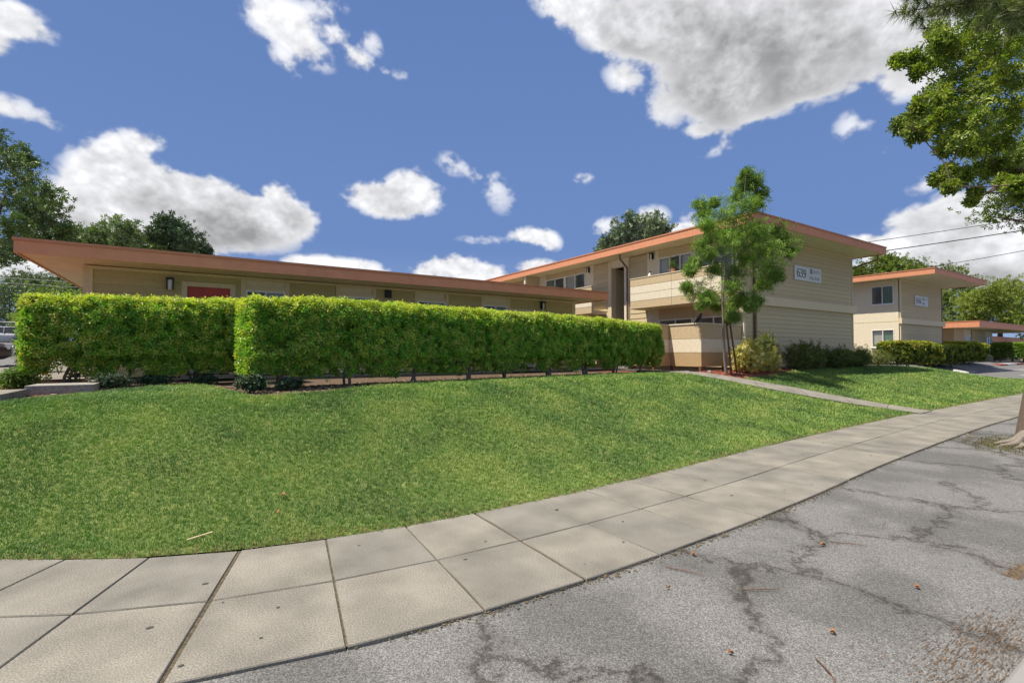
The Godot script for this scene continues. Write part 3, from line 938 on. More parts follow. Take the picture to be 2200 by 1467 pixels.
func build_two_storey():
	var xf := 17.6
	var b := thing("two_storey_block", "two storey tan apartment block numbered 639 beside the young tree", "building", Vector3(22.2, 0.9, -11.0))
	bar("core", 19.1, 26.7, 0.6, 6.2, -36.0, -18.0, M.grey_siding_b, b)
	bar("core", 19.1, 26.7, 0.6, 6.2, -17.07, -11.25, M.grey_siding_b, b)
	bar("stair_back", 22.0, 26.69, 0.6, 6.2, -17.99, -17.08, M.grey_siding_b, b)
	bar("foundation", 17.75, 26.8, 0.55, 1.0, -36.0, -11.0, M.old_concrete, b)
	roof(b, 16.45, 27.3, -37.0, -9.7, 6.25, 0.33)
	# end wall
	XF = Transform3D(Basis(), Vector3(0, 0, -10.97))
	siding(b, 17.78, 26.72, 1.0, 3.48, 0.177, "grey_siding")
	siding(b, 17.78, 26.72, 3.83, 6.17, 0.18, "grey_siding")
	bar("sheathing", 17.7, 26.8, 0.95, 6.22, -0.27, -0.012, M.grey_siding_b, b)
	bar("band", 17.52, 27.0, 3.48, 3.83, -0.02, 0.14, M.trim, b)
	bar("frieze", 17.6, 26.8, 6.17, 6.235, -0.01, 0.05, M.trim, b)
	bar("corner_board", 17.6, 17.78, 1.0, 3.48, -0.2, 0.045, M.trim, b)
	bar("corner_board", 17.6, 17.78, 3.83, 6.17, -0.2, 0.045, M.trim, b)
	bar("corner_board", 26.72, 26.84, 1.0, 3.48, -0.2, 0.03, M.grey_siding_a, b)
	bar("corner_board", 26.72, 26.84, 3.83, 6.17, -0.2, 0.03, M.grey_siding_a, b)
	var st := mb()
	box(st, Vector3(18.32, 1.05, 0.05), Vector3(18.42, 3.46, 0.12))
	obj("downspout", st, M.downspout, b)
	st = mb()
	box(st, Vector3(18.32, 3.85, 0.05), Vector3(18.42, 6.2, 0.12))
	obj("downspout", st, M.downspout, b)
	for y in [[1.0, 3.46], [3.85, 6.1]]:
		st = mb()
		box(st, Vector3(26.88, y[0], -0.12), Vector3(26.98, y[1], -0.02))
		obj("downspout", st, M.downspout_tan, b)
	XF = Transform3D()
	# long wall towards the low block
	XF = long_wall(xf)
	bar("sheathing", -36.0, -24.0, 0.95, 6.22, -0.30, -0.022, M.grey_siding_b, b)
	bar("sheathing", -24.0, -19.36, 0.95, 4.38, -0.30, -0.022, M.grey_siding_b, b)
	bar("sheathing", -24.0, -19.36, 5.96, 6.22, -0.30, -0.022, M.grey_siding_b, b)
	bar("sheathing", -20.0, -19.36, 4.39, 5.95, -0.30, -0.022, M.grey_siding_b, b)
	bar("sheathing", -19.35, -18.2, 0.95, 6.22, -0.30, -0.012, M.grey_siding_b, b)
	bar("sheathing", -16.85, -15.0, 0.95, 6.22, -0.30, -0.012, M.grey_siding_b, b)
	for s in [[-19.35, -18.22], [-16.75, -15.66]]:
		siding(b, s[0], s[1], 1.0, 6.17, 0.25, "grey_siding")
	bar("stair_trim", -18.22, -17.98, 1.0, 6.24, -0.2, 0.06, M.trim, b)
	bar("stair_trim", -17.1, -16.78, 1.0, 6.24, -0.2, 0.06, M.cream, b)
	bar("stair_header", -17.98, -17.1, 5.85, 6.24, -0.2, 0.04, M.cream, b)
	# inside of the stair passage
	bar("passage_side", -17.99, -17.95, 1.0, 5.85, -3.0, -0.2, M.grey_siding_b, b)
	bar("passage_side", -17.12, -17.08, 1.0, 5.85, -3.0, -0.2, M.grey_siding_b, b)
	# wall with vertical boards and windows, both floors, right flat
	for k in 2:
		var y0: float = 1.0 if k == 0 else 3.75
		var top: float = 3.57 if k == 0 else 6.24
		for j in 6:
			bar("upright_board", -15.66 + j * 0.11, -15.555 + j * 0.11, y0, top, -0.02, 0.012 + 0.004 * (j % 2), M.cream, b)
		var wt: float = 3.06 if k == 0 else 5.88
		var wb: float = 1.9 if k == 0 else 4.0
		bar("lintel_panel", -15.0, -13.17, wt, top, -0.02, 0.012, M.tan, b)
		bar("lintel_panel", -13.16, -11.2, wt, top, -0.02, 0.012, M.tan, b)
		window(b, -14.98, -13.2, wb, wt, 2 if k == 0 else 3, ["room", "room"] if k == 0 else ["curtain", "room", "curtain"])
		bar("mullion_post", -13.2, -13.1, wb, wt, -0.05, 0.03, M.trim, b)
		window(b, -13.1, -11.3, wb, wt, 2, ["room", "room"])
		bar("apron_panel", -15.0, -11.2, y0, wb, -0.02, 0.012, M.tan, b)
		bar("upright_board", -11.2, -10.99, y0, top, -0.05, 0.02, M.cream, b)
	# left flat
	bar("cream_wall", -20.0, -19.36, 3.7, 6.24, -0.02, 0.015, M.cream, b)
	bar("lintel_panel", -23.6, -20.01, 5.95, 6.24, -0.02, 0.012, M.tan, b)
	window(b, -23.6, -21.82, 4.4, 5.95, 2, ["curtain_green", "room"])
	bar("mullion_post", -21.82, -21.74, 4.4, 5.95, -0.05, 0.03, M.cream, b)
	window(b, -21.74, -20.02, 4.4, 5.95, 2, ["curtain", "room"])
	bar("cream_wall", -24.25, -23.61, 3.7, 6.24, -0.02, 0.015, M.cream, b)
	bar("lintel_panel", -30.0, -24.45, 3.7, 6.24, -0.02, 0.012, M.tan, b)
	# fins between the balconies
	for z in [-24.45, -30.2]:
		bar("fin_edge", z, z + 0.16, 3.6, 6.24, 0.96, 1.04, M.cream, b)
		for k in 10:
			bar("fin_board", z + 0.02, z + 0.15, 3.7 + k * 0.252, 3.947 + k * 0.252, 0.0, 0.96, M.grey_siding_a, b)
	XF = Transform3D()
	parapet(b, 16.6, -15.78, -11.15, 3.57, 4.92, 1.0)
	parapet(b, 16.6, -24.4, -18.4, 3.57, 4.92, 1.0)
	parapet(b, 16.6, -30.0, -24.6, 3.57, 4.92, 1.0)
	# pipe that brings the roof water to the stair column
	var d := obj("downspout", pipe([Vector3(16.75, 6.24, -16.6), Vector3(16.75, 6.05, -16.6), Vector3(17.5, 5.72, -16.86), Vector3(17.5, 5.5, -16.86), Vector3(17.5, 1.0, -16.86)], 0.045), M.downspout, b)
	# bent pipe at the far right corner of the roof
	obj("downspout", pipe([Vector3(27.15, 6.24, -10.0), Vector3(27.15, 6.02, -10.0), Vector3(26.95, 5.72, -11.0)], 0.04), M.downspout, b)
	XF = long_wall(xf)
	wall_lamp(Vector3(-15.33, 6.02, 0.02), "wall lamp beside the upper right windows of block 639")
	XF = long_wall(xf)
	wall_lamp(Vector3(-15.45, 2.75, 0.02), "wall lamp above the hedge beside the ground floor windows of block 639")
	XF = long_wall(xf)
	wall_lamp(Vector3(-19.7, 6.0, 0.02), "wall lamp beside the upper left windows of block 639")
	done()
	number_sign(Vector3(21.4, 4.72, -10.97), 2.28, 0.62, "639", "1-16, 25-26", "white sign numbered 639 on the grey siding end wall", true)
	patio()
	balcony_things()

func pipe(pts: Array, r: float) -> SurfaceTool:
	var st := mb()
	var rads := []
	for p in pts:
		rads.append(r)
	tube(st, pts, rads, 8)
	return st

func lettering(text: String, size: float, at_point: Vector3, m: Material, parent: Node, narrow := 1.0):
	var tm := TextMesh.new()
	var f := SystemFont.new()
	f.font_names = PackedStringArray(["Droid Sans"])
	tm.font = f
	tm.text = text
	tm.font_size = 64
	tm.pixel_size = size / 64.0
	tm.depth = 0.006
	tm.horizontal_alignment = HORIZONTAL_ALIGNMENT_LEFT
	tm.vertical_alignment = VERTICAL_ALIGNMENT_BOTTOM
	var o := MeshInstance3D.new()
	o.name = "lettering"
	o.mesh = tm
	o.material_override = m
	o.position = at_point - OFF
	o.scale = Vector3(narrow, 1, 1)
	parent.add_child(o, true)

func number_sign(p: Vector3, w: float, h: float, number: String, flats: String, label: String, big: bool):
	# p: lower left corner on the wall; the sign faces the street
	var t := thing("number_sign", label, "sign", p, "number signs on the end walls")
	bar("board", p.x, p.x + w, p.y, p.y + h, p.z + 0.03, p.z + 0.06, M.sign_face, t)
	var z := p.z + 0.066
	lettering(number, h * 0.80, Vector3(p.x + w * 0.07, p.y + h * 0.02, z), M.sign_ink, t, 0.98 if big else 1.0)
	lettering(flats, h * 0.34, Vector3(p.x + w * 0.525, p.y + h * 0.06, z), M.sign_grey, t, 0.86 if big else 0.7)
	var mx := p.x + w * 0.57
	var my := p.y + h * 0.56
	for k in 4:
		for j in 3:
			bar("emblem_bar", mx + k * 0.052, mx + k * 0.052 + 0.042, my + j * 0.075, my + j * 0.075 + 0.066, z - 0.003, z + 0.002, M.sign_grey, t)
	for j in 2:
		bar("emblem_line", mx + 0.26, p.x + w * 0.93, my + 0.06 + j * 0.07, my + 0.085 + j * 0.07, z - 0.003, z + 0.001, M.kerb, t)
	done()

func patio():
	var t := thing("patio_wall", "banded tan and cream patio wall on short posts behind the young tree", "wall", Vector3(15.05, 0.9, -10.9))
	var ys := [1.07, 1.58, 2.08, 2.60]
	var cols := [M.tan_dark, M.cream, M.tan]
	# leg that runs to the house, then the front towards the low block, a jog, and the next patio's front
	for k in 3:
		bar("panel", 15.05, 16.4, ys[k] + 0.006, ys[k + 1] - 0.006, -10.96, -10.90, cols[k], t)
		bar("panel", 16.41, 17.58, ys[k] + 0.006, ys[k + 1] - 0.006, -10.96, -10.90, cols[k], t)
		bar("panel", 14.99, 15.05, ys[k] + 0.006, ys[k + 1] - 0.006, -12.3, -10.90, cols[k], t)
		bar("panel", 14.20, 14.985, ys[k] + 0.006, ys[k + 1] - 0.006, -12.36, -12.30, cols[k], t)
		bar("panel", 14.14, 14.20, ys[k] + 0.006, ys[k + 1] - 0.006, -15.4, -12.30, cols[k], t)
	bar("inner_lining", 15.06, 17.55, 1.08, 2.59, -11.04, -10.97, M.trim, t)
	bar("inner_lining", 15.06, 15.12, 1.08, 2.59, -12.3, -11.05, M.trim, t)
	bar("cap", 14.96, 17.58, 2.60, 2.645, -11.05, -10.87, M.cream, t)
	bar("cap", 14.96, 15.13, 2.60, 2.645, -12.37, -11.055, M.cream, t)
	bar("cap", 14.10, 14.955, 2.60, 2.645, -12.42, -12.27, M.cream, t)
	bar("cap", 14.10, 14.28, 2.60, 2.645, -15.4, -12.425, M.cream, t)
	for p in [[15.02, -10.95], [15.02, -12.2], [14.2, -13.4], [14.2, -12.36], [16.4, -10.98], [17.4, -10.98]]:
		bar("post", p[0] - 0.045, p[0] + 0.045, 0.75, 1.09, p[1] - 0.045, p[1] + 0.045, M.stake, t)
	bar("end_post", 17.46, 17.58, 0.85, 2.72, -10.885, -10.80, M.cream, t)
	done()

func balcony_things():
	# a small plant and some odds and ends on the upper parapet
	var p := Vector3(16.72, 4.955, -13.5)
	var t := thing("potted_plant", "small potted plant on the upper balcony parapet", "plant", p)
	var st := mb()
	tube(st, [p, p + Vector3(0, 0.16, 0)], [0.07, 0.095], 12)
	obj("pot", st, M.fascia, t)
	var xs := []
	var cs := []
	for k in 60:
		var d := Vector3(rng.randfn() * 0.1, 0.18 + absf(rng.randfn()) * 0.16, rng.randfn() * 0.1)
		xs.append(Transform3D(rand_basis(1.3), d))
		cs.append(mixc([Color(0.10, 0.17, 0.05), Color(0.16, 0.24, 0.06)]))
	copies("foliage", sprig(71, 6, 0.06, 0.02, 0.05), M.tree_leaf, xs, cs, t)
	done()
	p = Vector3(16.72, 4.955, -14.75)
	t = thing("figurine", "small pale figurine sitting on the upper balcony parapet", "ornament", p)
	st = mb()
	tube(st, [p, p + Vector3(0, 0.05, 0), p + Vector3(0, 0.12, 0.01), p + Vector3(0, 0.15, 0.02)], [0.07, 0.08, 0.05, 0.03], 10)
	obj("body", st, M.pipe_white, t)
	st = mb()
	tube(st, [p + Vector3(0, 0.14, 0.02), p + Vector3(0, 0.18, 0.03), p + Vector3(0, 0.21, 0.03), p + Vector3(0, 0.235, 0.03)], [0.02, 0.045, 0.04, 0.01], 10)
	obj("head", st, M.black_metal, t)
	done()
	# crow perched on the patio wall
	p = Vector3(15.02, 2.645, -11.05)
	t = thing("bird", "black bird perched on the cream cap of the patio wall", "bird", p)
	st = mb()
	tube(st, [p + Vector3(-0.10, 0.0, -0.12), p + Vector3(-0.05, 0.05, -0.07), p + Vector3(0, 0.12, 0), p + Vector3(0.03, 0.20, 0.05), p + Vector3(0.045, 0.255, 0.07), p + Vector3(0.05, 0.30, 0.075), p + Vector3(0.07, 0.325, 0.085), p + Vector3(0.115, 0.32, 0.10), p + Vector3(0.15, 0.312, 0.11)], [0.012, 0.03, 0.068, 0.072, 0.05, 0.042, 0.038, 0.014, 0.002], 10)
	obj("body", st, M.bird_black, t)
	for s in [-1, 1]:
		st = mb()
		tube(st, [p + Vector3(0.02 + s * 0.03, 0.10, -s * 0.02), p + Vector3(0.02 + s * 0.035, 0.0, -s * 0.02)], [0.010, 0.006], 6)
		obj("leg", st, M.bird_black, t)
		st = mb()
		var q := p + Vector3(s * 0.045, 0, -s * 0.035)
		tube(st, [q + Vector3(0.03, 0.21, 0.05), q + Vector3(-0.01, 0.14, 0.0), q + Vector3(-0.08, 0.03, -0.09)], [0.025, 0.04, 0.006], 8)
		obj("wing", st, M.bird_black, t)
	done()

func build_second_two_storey():
	var x0 := 37.6
	var x1 := 45.0
	var z := -12.7
	var b := thing("two_storey_block", "two storey tan apartment block numbered 656 with half its face in shadow", "building", Vector3(41.0, 0.85, -12.7))
	bar("core", x0 + 1.5, x1 - 0.05, 0.4, 6.3, -30.0, z - 0.25, M.grey_siding_b, b)
	bar("foundation", x0 + 0.05, x1, 0.3, 1.0, -30.0, z - 0.03, M.old_concrete, b)
	roof(b, x0 - 1.0, x1 + 1.2, -31.0, z + 2.1, 6.32, 0.34)
	XF = Transform3D(Basis(), Vector3(0, 0, z))
	siding(b, x0 + 0.18, x1 - 0.1, 1.0, 3.45, 0.2, "grey_siding")
	siding(b, x0 + 0.18, x1 - 0.1, 3.8, 6.25, 0.2, "grey_siding")
	bar("sheathing", x0, x1, 0.9, 6.3, -0.26, -0.012, M.grey_siding_b, b)
	bar("band", x0 - 0.08, x1 + 0.2, 3.45, 3.8, -0.02, 0.14, M.trim, b)
	for y in [[1.0, 3.45], [3.8, 6.3]]:
		bar("corner_board", x0, x0 + 0.18, y[0], y[1], -0.15, 0.045, M.trim, b)
		bar("corner_board", x1 - 0.1, x1, y[0], y[1], -0.15, 0.045, M.downspout, b)
	bar("frieze", x0 + 0.18, x1 - 0.1, 6.22, 6.3, 0.0, 0.06, M.trim, b)
	bar("balcony_wall", x1 + 0.3, x1 + 1.3, 3.45, 4.7, -2.5, -0.6, M.grey_siding_a, b)
	XF = long_wall(x0)
	# smooth painted face with four windows
	var cuts := [-30.0, -20.5, -19.25, -17.2, -15.95, -14.25, -13.0, z - 0.05]
	for fl in [[0.95, 1.95, 3.1, 3.62], [3.63, 4.75, 5.95, 6.3]]:
		bar("wall_panel", -30.0, z - 0.05, fl[0], fl[1], -0.02, 0.02, M.cream, b)
		bar("wall_panel", -30.0, z - 0.05, fl[2], fl[3], -0.02, 0.02, M.cream, b)
		for k in range(0, 7, 2):
			bar("wall_panel", cuts[k], cuts[k + 1], fl[1], fl[2], -0.02, 0.02, M.cream, b)
	bar("belt_line", -30.0, z - 0.05, 3.60, 3.65, 0.02, 0.028, M.trim, b)
	for y in [[1.95, 3.1], [4.75, 5.95]]:
		for zz in [-14.25, -17.2, -20.5]:
			window(b, zz, zz + 1.25, y[0], y[1], 2, ["room", "curtain_green"] if y[0] > 4 else ["curtain", "curtain_green"], 0.12)
			bar("sill", zz - 0.05, zz + 1.3, y[0] - 0.06, y[0], 0.021, 0.07, M.vinyl, b)
	done()
	number_sign(Vector3(40.0, 4.75, z), 2.2, 0.66, "656", "50-58", "smaller looking white sign numbered 656 on the farther end wall", true)
	vent_pipe(39.2, 6.66, -17.0, 0.5, 0.09, M.pipe_white, "white vent pipe on the roof of block 656")
	# thin shadow-casting drop cable to the house
	var t := thing("drop_cable", "thin cable dropping to the eave of block 656", "cable", Vector3(36.9, 6.5, -15.0))
	var pts := []
	var rads := []
	for k in 15:
		var u := k / 14.0
		pts.append(Vector3(36.6, 6.9, -16.0).lerp(Vector3(26.0, 7.3, -26.0), u) + Vector3(0, -1.2 * u * (1.0 - u), 0))
		rads.append(0.02)
	var st := mb()
	tube(st, pts, rads, 6)
	obj("wire", st, M.cable, t)
	done()

func build_right_background():
	# parking court
	var st := mb()
	for i in 40:
		for j in 12:
			var q := []
			for c in [[i, j], [i + 1, j], [i + 1, j + 1], [i, j + 1]]:
				var x := lerpf(29.0, 95.0, c[0] / 40.0)
				var z := lerpf(-5.6, -12.4, c[1] / 12.0)
				q.append(on(x, z, -0.02 if x > 39.0 else -0.04))
			quad(st, q[0], q[1], q[2], q[3], 1)
	var lot := setting("parking_court", st, M.road_asphalt, "grey asphalt parking court beyond the right lawn")
	for l in [[41.0, -8.0, 44.5, -7.3], [46.0, -10.2, 58.0, -9.3], [39.5, -10.4, 42.0, -10.2]]:
		st = mb()
		var a := Vector2(l[0], l[1])
		var c := Vector2(l[2], l[3])
		var n := (c - a).normalized().orthogonal() * 0.07
		for k in 6:
			var p := a.lerp(c, k / 6.0)
			var r := a.lerp(c, (k + 1) / 6.0)
			quad(st, on(p.x + n.x, p.y + n.y, -0.012), on(r.x + n.x, r.y + n.y, -0.012), on(r.x - n.x, r.y - n.y, -0.012), on(p.x - n.x, p.y - n.y, -0.012))
		obj("painted_line", st, M.line_white, lot)
	var w := thing("wheel_stop", "long white concrete wheel stop at the lawn's edge", "wheel stop", on(36.6, -9.6))
	st = mb()
	var p0 := on(35.6, -9.0, -0.03)
	var p1 := on(38.4, -10.3, -0.03)
	var nn := (p1 - p0).normalized().cross(Vector3.UP) * 0.09
	hexa(st, [p0 - nn, p1 - nn, p1 + nn, p0 + nn, p0 - nn * 0.6 + Vector3.UP * 0.19, p1 - nn * 0.6 + Vector3.UP * 0.19, p1 + nn * 0.6 + Vector3.UP * 0.19, p0 + nn * 0.6 + Vector3.UP * 0.19])
	obj("block", st, M.line_white, w)
	done()
	var island := thing("kerb_island", "red painted kerb with a white stretch beside the far hedge", "kerb", on(55.0, -11.0))
	st = mb()
	box(st, Vector3(52.0, 0.3, -11.9), Vector3(54.0, 0.72, -11.2))
	obj("red_kerb", st, M.kerb_red, island)
	st = mb()
	box(st, Vector3(54.003, 0.3, -11.9), Vector3(56.4, 0.725, -11.2))
	obj("white_kerb", st, M.line_white, island)
	st = mb()
	box(st, Vector3(56.403, 0.3, -11.9), Vector3(58.5, 0.72, -11.2))
	obj("red_kerb", st, M.kerb_red, island)
	done()
	# single storey block with deep eaves
	var b := thing("low_block", "far single storey block with bright orange eave and red door", "building", Vector3(63.0, 0.8, -14.5))
	bar("core", 54.4, 69.5, 0.4, 3.7, -26.0, -15.8, M.siding_b, b)
	roof(b, 53.0, 72.0, -27.0, -12.6, 3.72, 0.5)
	XF = Transform3D(Basis(), Vector3(0, 0, -14.6))
	bar("wall_panel", 54.6, 57.0, 0.5, 3.70, -1.2, 0.0, M.grey_siding_a, b)
	siding(b, 59.2, 63.0, 0.6, 3.7, 0.26, "grey_siding")
	bar("wall_panel", 57.0, 65.5, 0.5, 3.70, -1.2, -0.05, M.cream, b)
	window(b, 57.4, 58.9, 1.3, 3.1, 2, ["curtain", "curtain_green"], 0.03)
	window(b, 63.3, 64.8, 1.3, 3.1, 2, ["curtain", "curtain_green"], 0.03)
	XF = long_wall(54.4)
	siding(b, -25.0, -15.8, 0.6, 3.7, 0.25, "siding")
	door(b, -22.4, -21.3, 0.7, 3.0, M.door_red)
	wall_lamp(Vector3(-19.2, 2.9, 0.03), "wall lamp beside the red door of the far single storey block")
	XF = long_wall(50.5)
	var f := thing("patio_wall", "low grey patio wall in front of the far red door", "wall", Vector3(50.5, 0.7, -17.5))
	bar("panel", -23.0, -14.6, 0.7, 1.75, -0.1, 0.0, M.grey_siding_a, f)
	bar("cap", -23.0, -14.6, 1.75, 1.80, -0.13, 0.03, M.cream, f)
	done()
	b = thing("carport", "far carport with an orange eave at the right edge", "building", Vector3(82.0, 0.7, -18.0))
	bar("core", 74.2, 92.0, 0.3, 2.9, -26.0, -17.9, M.grey_siding_b, b)
	roof(b, 74.0, 93.0, -27.0, -17.0, 2.9, 0.6)
	for x in [76.5, 81.0, 86.0]:
		bar("post", x, x + 0.2, 0.4, 2.9, -17.6, -17.4, M.trim, b)
	done()
	# power lines that leave behind the two storey block
	var ends := [[Vector3(25.9, 6.9, -15.5), Vector3(40.0, 9.60, -3.2)], [Vector3(26.2, 6.35, -15.8), Vector3(40.0, 9.0, -3.0)], [Vector3(38.0, 6.75, -14.0), Vector3(48.0, 9.4, -4.5)]]
	var say := ["topmost of three black power lines at the right", "middle, thickest of three black power lines at the right", "lowest of three black power lines at the right"]
	for k in 3:
		var t := thing("power_line", say[k], "cable", ends[k][0], "black power lines")
		var pts := []
		var rads := []
		for j in 21:
			var u := j / 20.0 * 1.5
			pts.append(ends[k][0].lerp(ends[k][1], u) + Vector3(0, -0.5 * u * (1.5 - u), 0))
			rads.append([0.016, 0.024, 0.018][k])
		st = mb()
		tube(st, pts, rads, 6)
		obj("wire", st, M.cable, t)
		done()

func car_body(t: Node, base: Vector3, turn: float, m: Material):
	XF = Transform3D(Basis(Vector3.UP, turn), base)
	# stations along the car: x, half width, sill height, belt height
	var rows := [[-2.15, 0.62, 0.38, 0.72], [-2.05, 0.78, 0.28, 0.88], [-1.5, 0.86, 0.22, 0.95], [-0.4, 0.88, 0.2, 0.93], [0.6, 0.88, 0.2, 0.92], [1.4, 0.86, 0.22, 0.86], [1.95, 0.8, 0.26, 0.76], [2.15, 0.62, 0.36, 0.62]]
	var st := mb()
	var rings := []
	for r in rows:
		var ring := []
		for a in [[-0.86, r[2]], [-1.0, lerpf(r[2], r[3], 0.35)], [-0.98, lerpf(r[2], r[3], 0.75)], [-0.84, r[3]], [0.84, r[3]], [0.98, lerpf(r[2], r[3], 0.75)], [1.0, lerpf(r[2], r[3], 0.35)], [0.86, r[2]]]:
			ring.append(Vector3(r[0], a[1], a[0] * r[1]))
		rings.append(ring)
	for k in rings.size() - 1:
		for j in 8:
			var i := (j + 1) % 8
			quad(st, rings[k][j], rings[k][i], rings[k + 1][i], rings[k + 1][j], 1)
	for j in range(1, 7):
		tri(st, rings[0][0], rings[0][j + 1], rings[0][j], 2)
		tri(st, rings[7][0], rings[7][j], rings[7][j + 1], 2)
	obj("body", st, m, t)
	# cabin
	st = mb()
	var lo := [[-1.7, 0.72], [1.0, 0.74]]
	hexa(st, [Vector3(-1.75, 0.92, 0.74), Vector3(1.1, 0.90, 0.76), Vector3(1.1, 0.90, -0.76), Vector3(-1.75, 0.92, -0.74), Vector3(-1.15, 1.40, 0.58), Vector3(0.25, 1.42, 0.60), Vector3(0.25, 1.42, -0.60), Vector3(-1.15, 1.40, -0.58)])
	var cabin := obj("windows", st, M.car_glass, t)
	st = mb()
	hexa(st, [Vector3(-1.17, 1.40, 0.60), Vector3(0.27, 1.42, 0.62), Vector3(0.27, 1.42, -0.62), Vector3(-1.17, 1.40, -0.60), Vector3(-1.0, 1.45, 0.5), Vector3(0.1, 1.47, 0.52), Vector3(0.1, 1.47, -0.52), Vector3(-1.0, 1.45, -0.5)])
	obj("roof", st, m, cabin)
	for s in [-1, 1]:
		st = mb()
		tube(st, [Vector3(0.27, 1.42, s * 0.61), Vector3(1.1, 0.90, s * 0.77)], [0.03, 0.035], 6)
		tube(st, [Vector3(-1.15, 1.40, s * 0.59), Vector3(-1.75, 0.92, s * 0.75)], [0.05, 0.06], 6)
		tube(st, [Vector3(-0.4, 1.41, s * 0.60), Vector3(-0.4, 0.92, s * 0.76)], [0.03, 0.03], 6)
		obj("pillars", st, m, cabin)
		for x in [-1.32, 1.32]:
			st = mb()
			tube(st, [Vector3(x, 0.31, s * 0.70), Vector3(x, 0.31, s * 0.72), Vector3(x, 0.31, s * 0.88), Vector3(x, 0.31, s * 0.90)], [0.26, 0.315, 0.315, 0.27], 20)
			var wheel := obj("wheel", st, M.tyre, t)
			st = mb()
			tube(st, [Vector3(x, 0.31, s * 0.89), Vector3(x, 0.31, s * 0.912)], [0.2, 0.17], 14)
			obj("rim", st, M.rim, wheel)
		st = mb()
		box(st, Vector3(-2.14, 0.62, s * 0.56 - 0.13), Vector3(-2.02, 0.78, s * 0.56 + 0.13))
		obj("tail_light", st, M.tail_light, t)
		st = mb()
		box(st, Vector3(1.98, 0.58, s * 0.55 - 0.14), Vector3(2.12, 0.70, s * 0.55 + 0.14))
		obj("headlight", st, M.lamp_glass, t)
	XF = Transform3D()

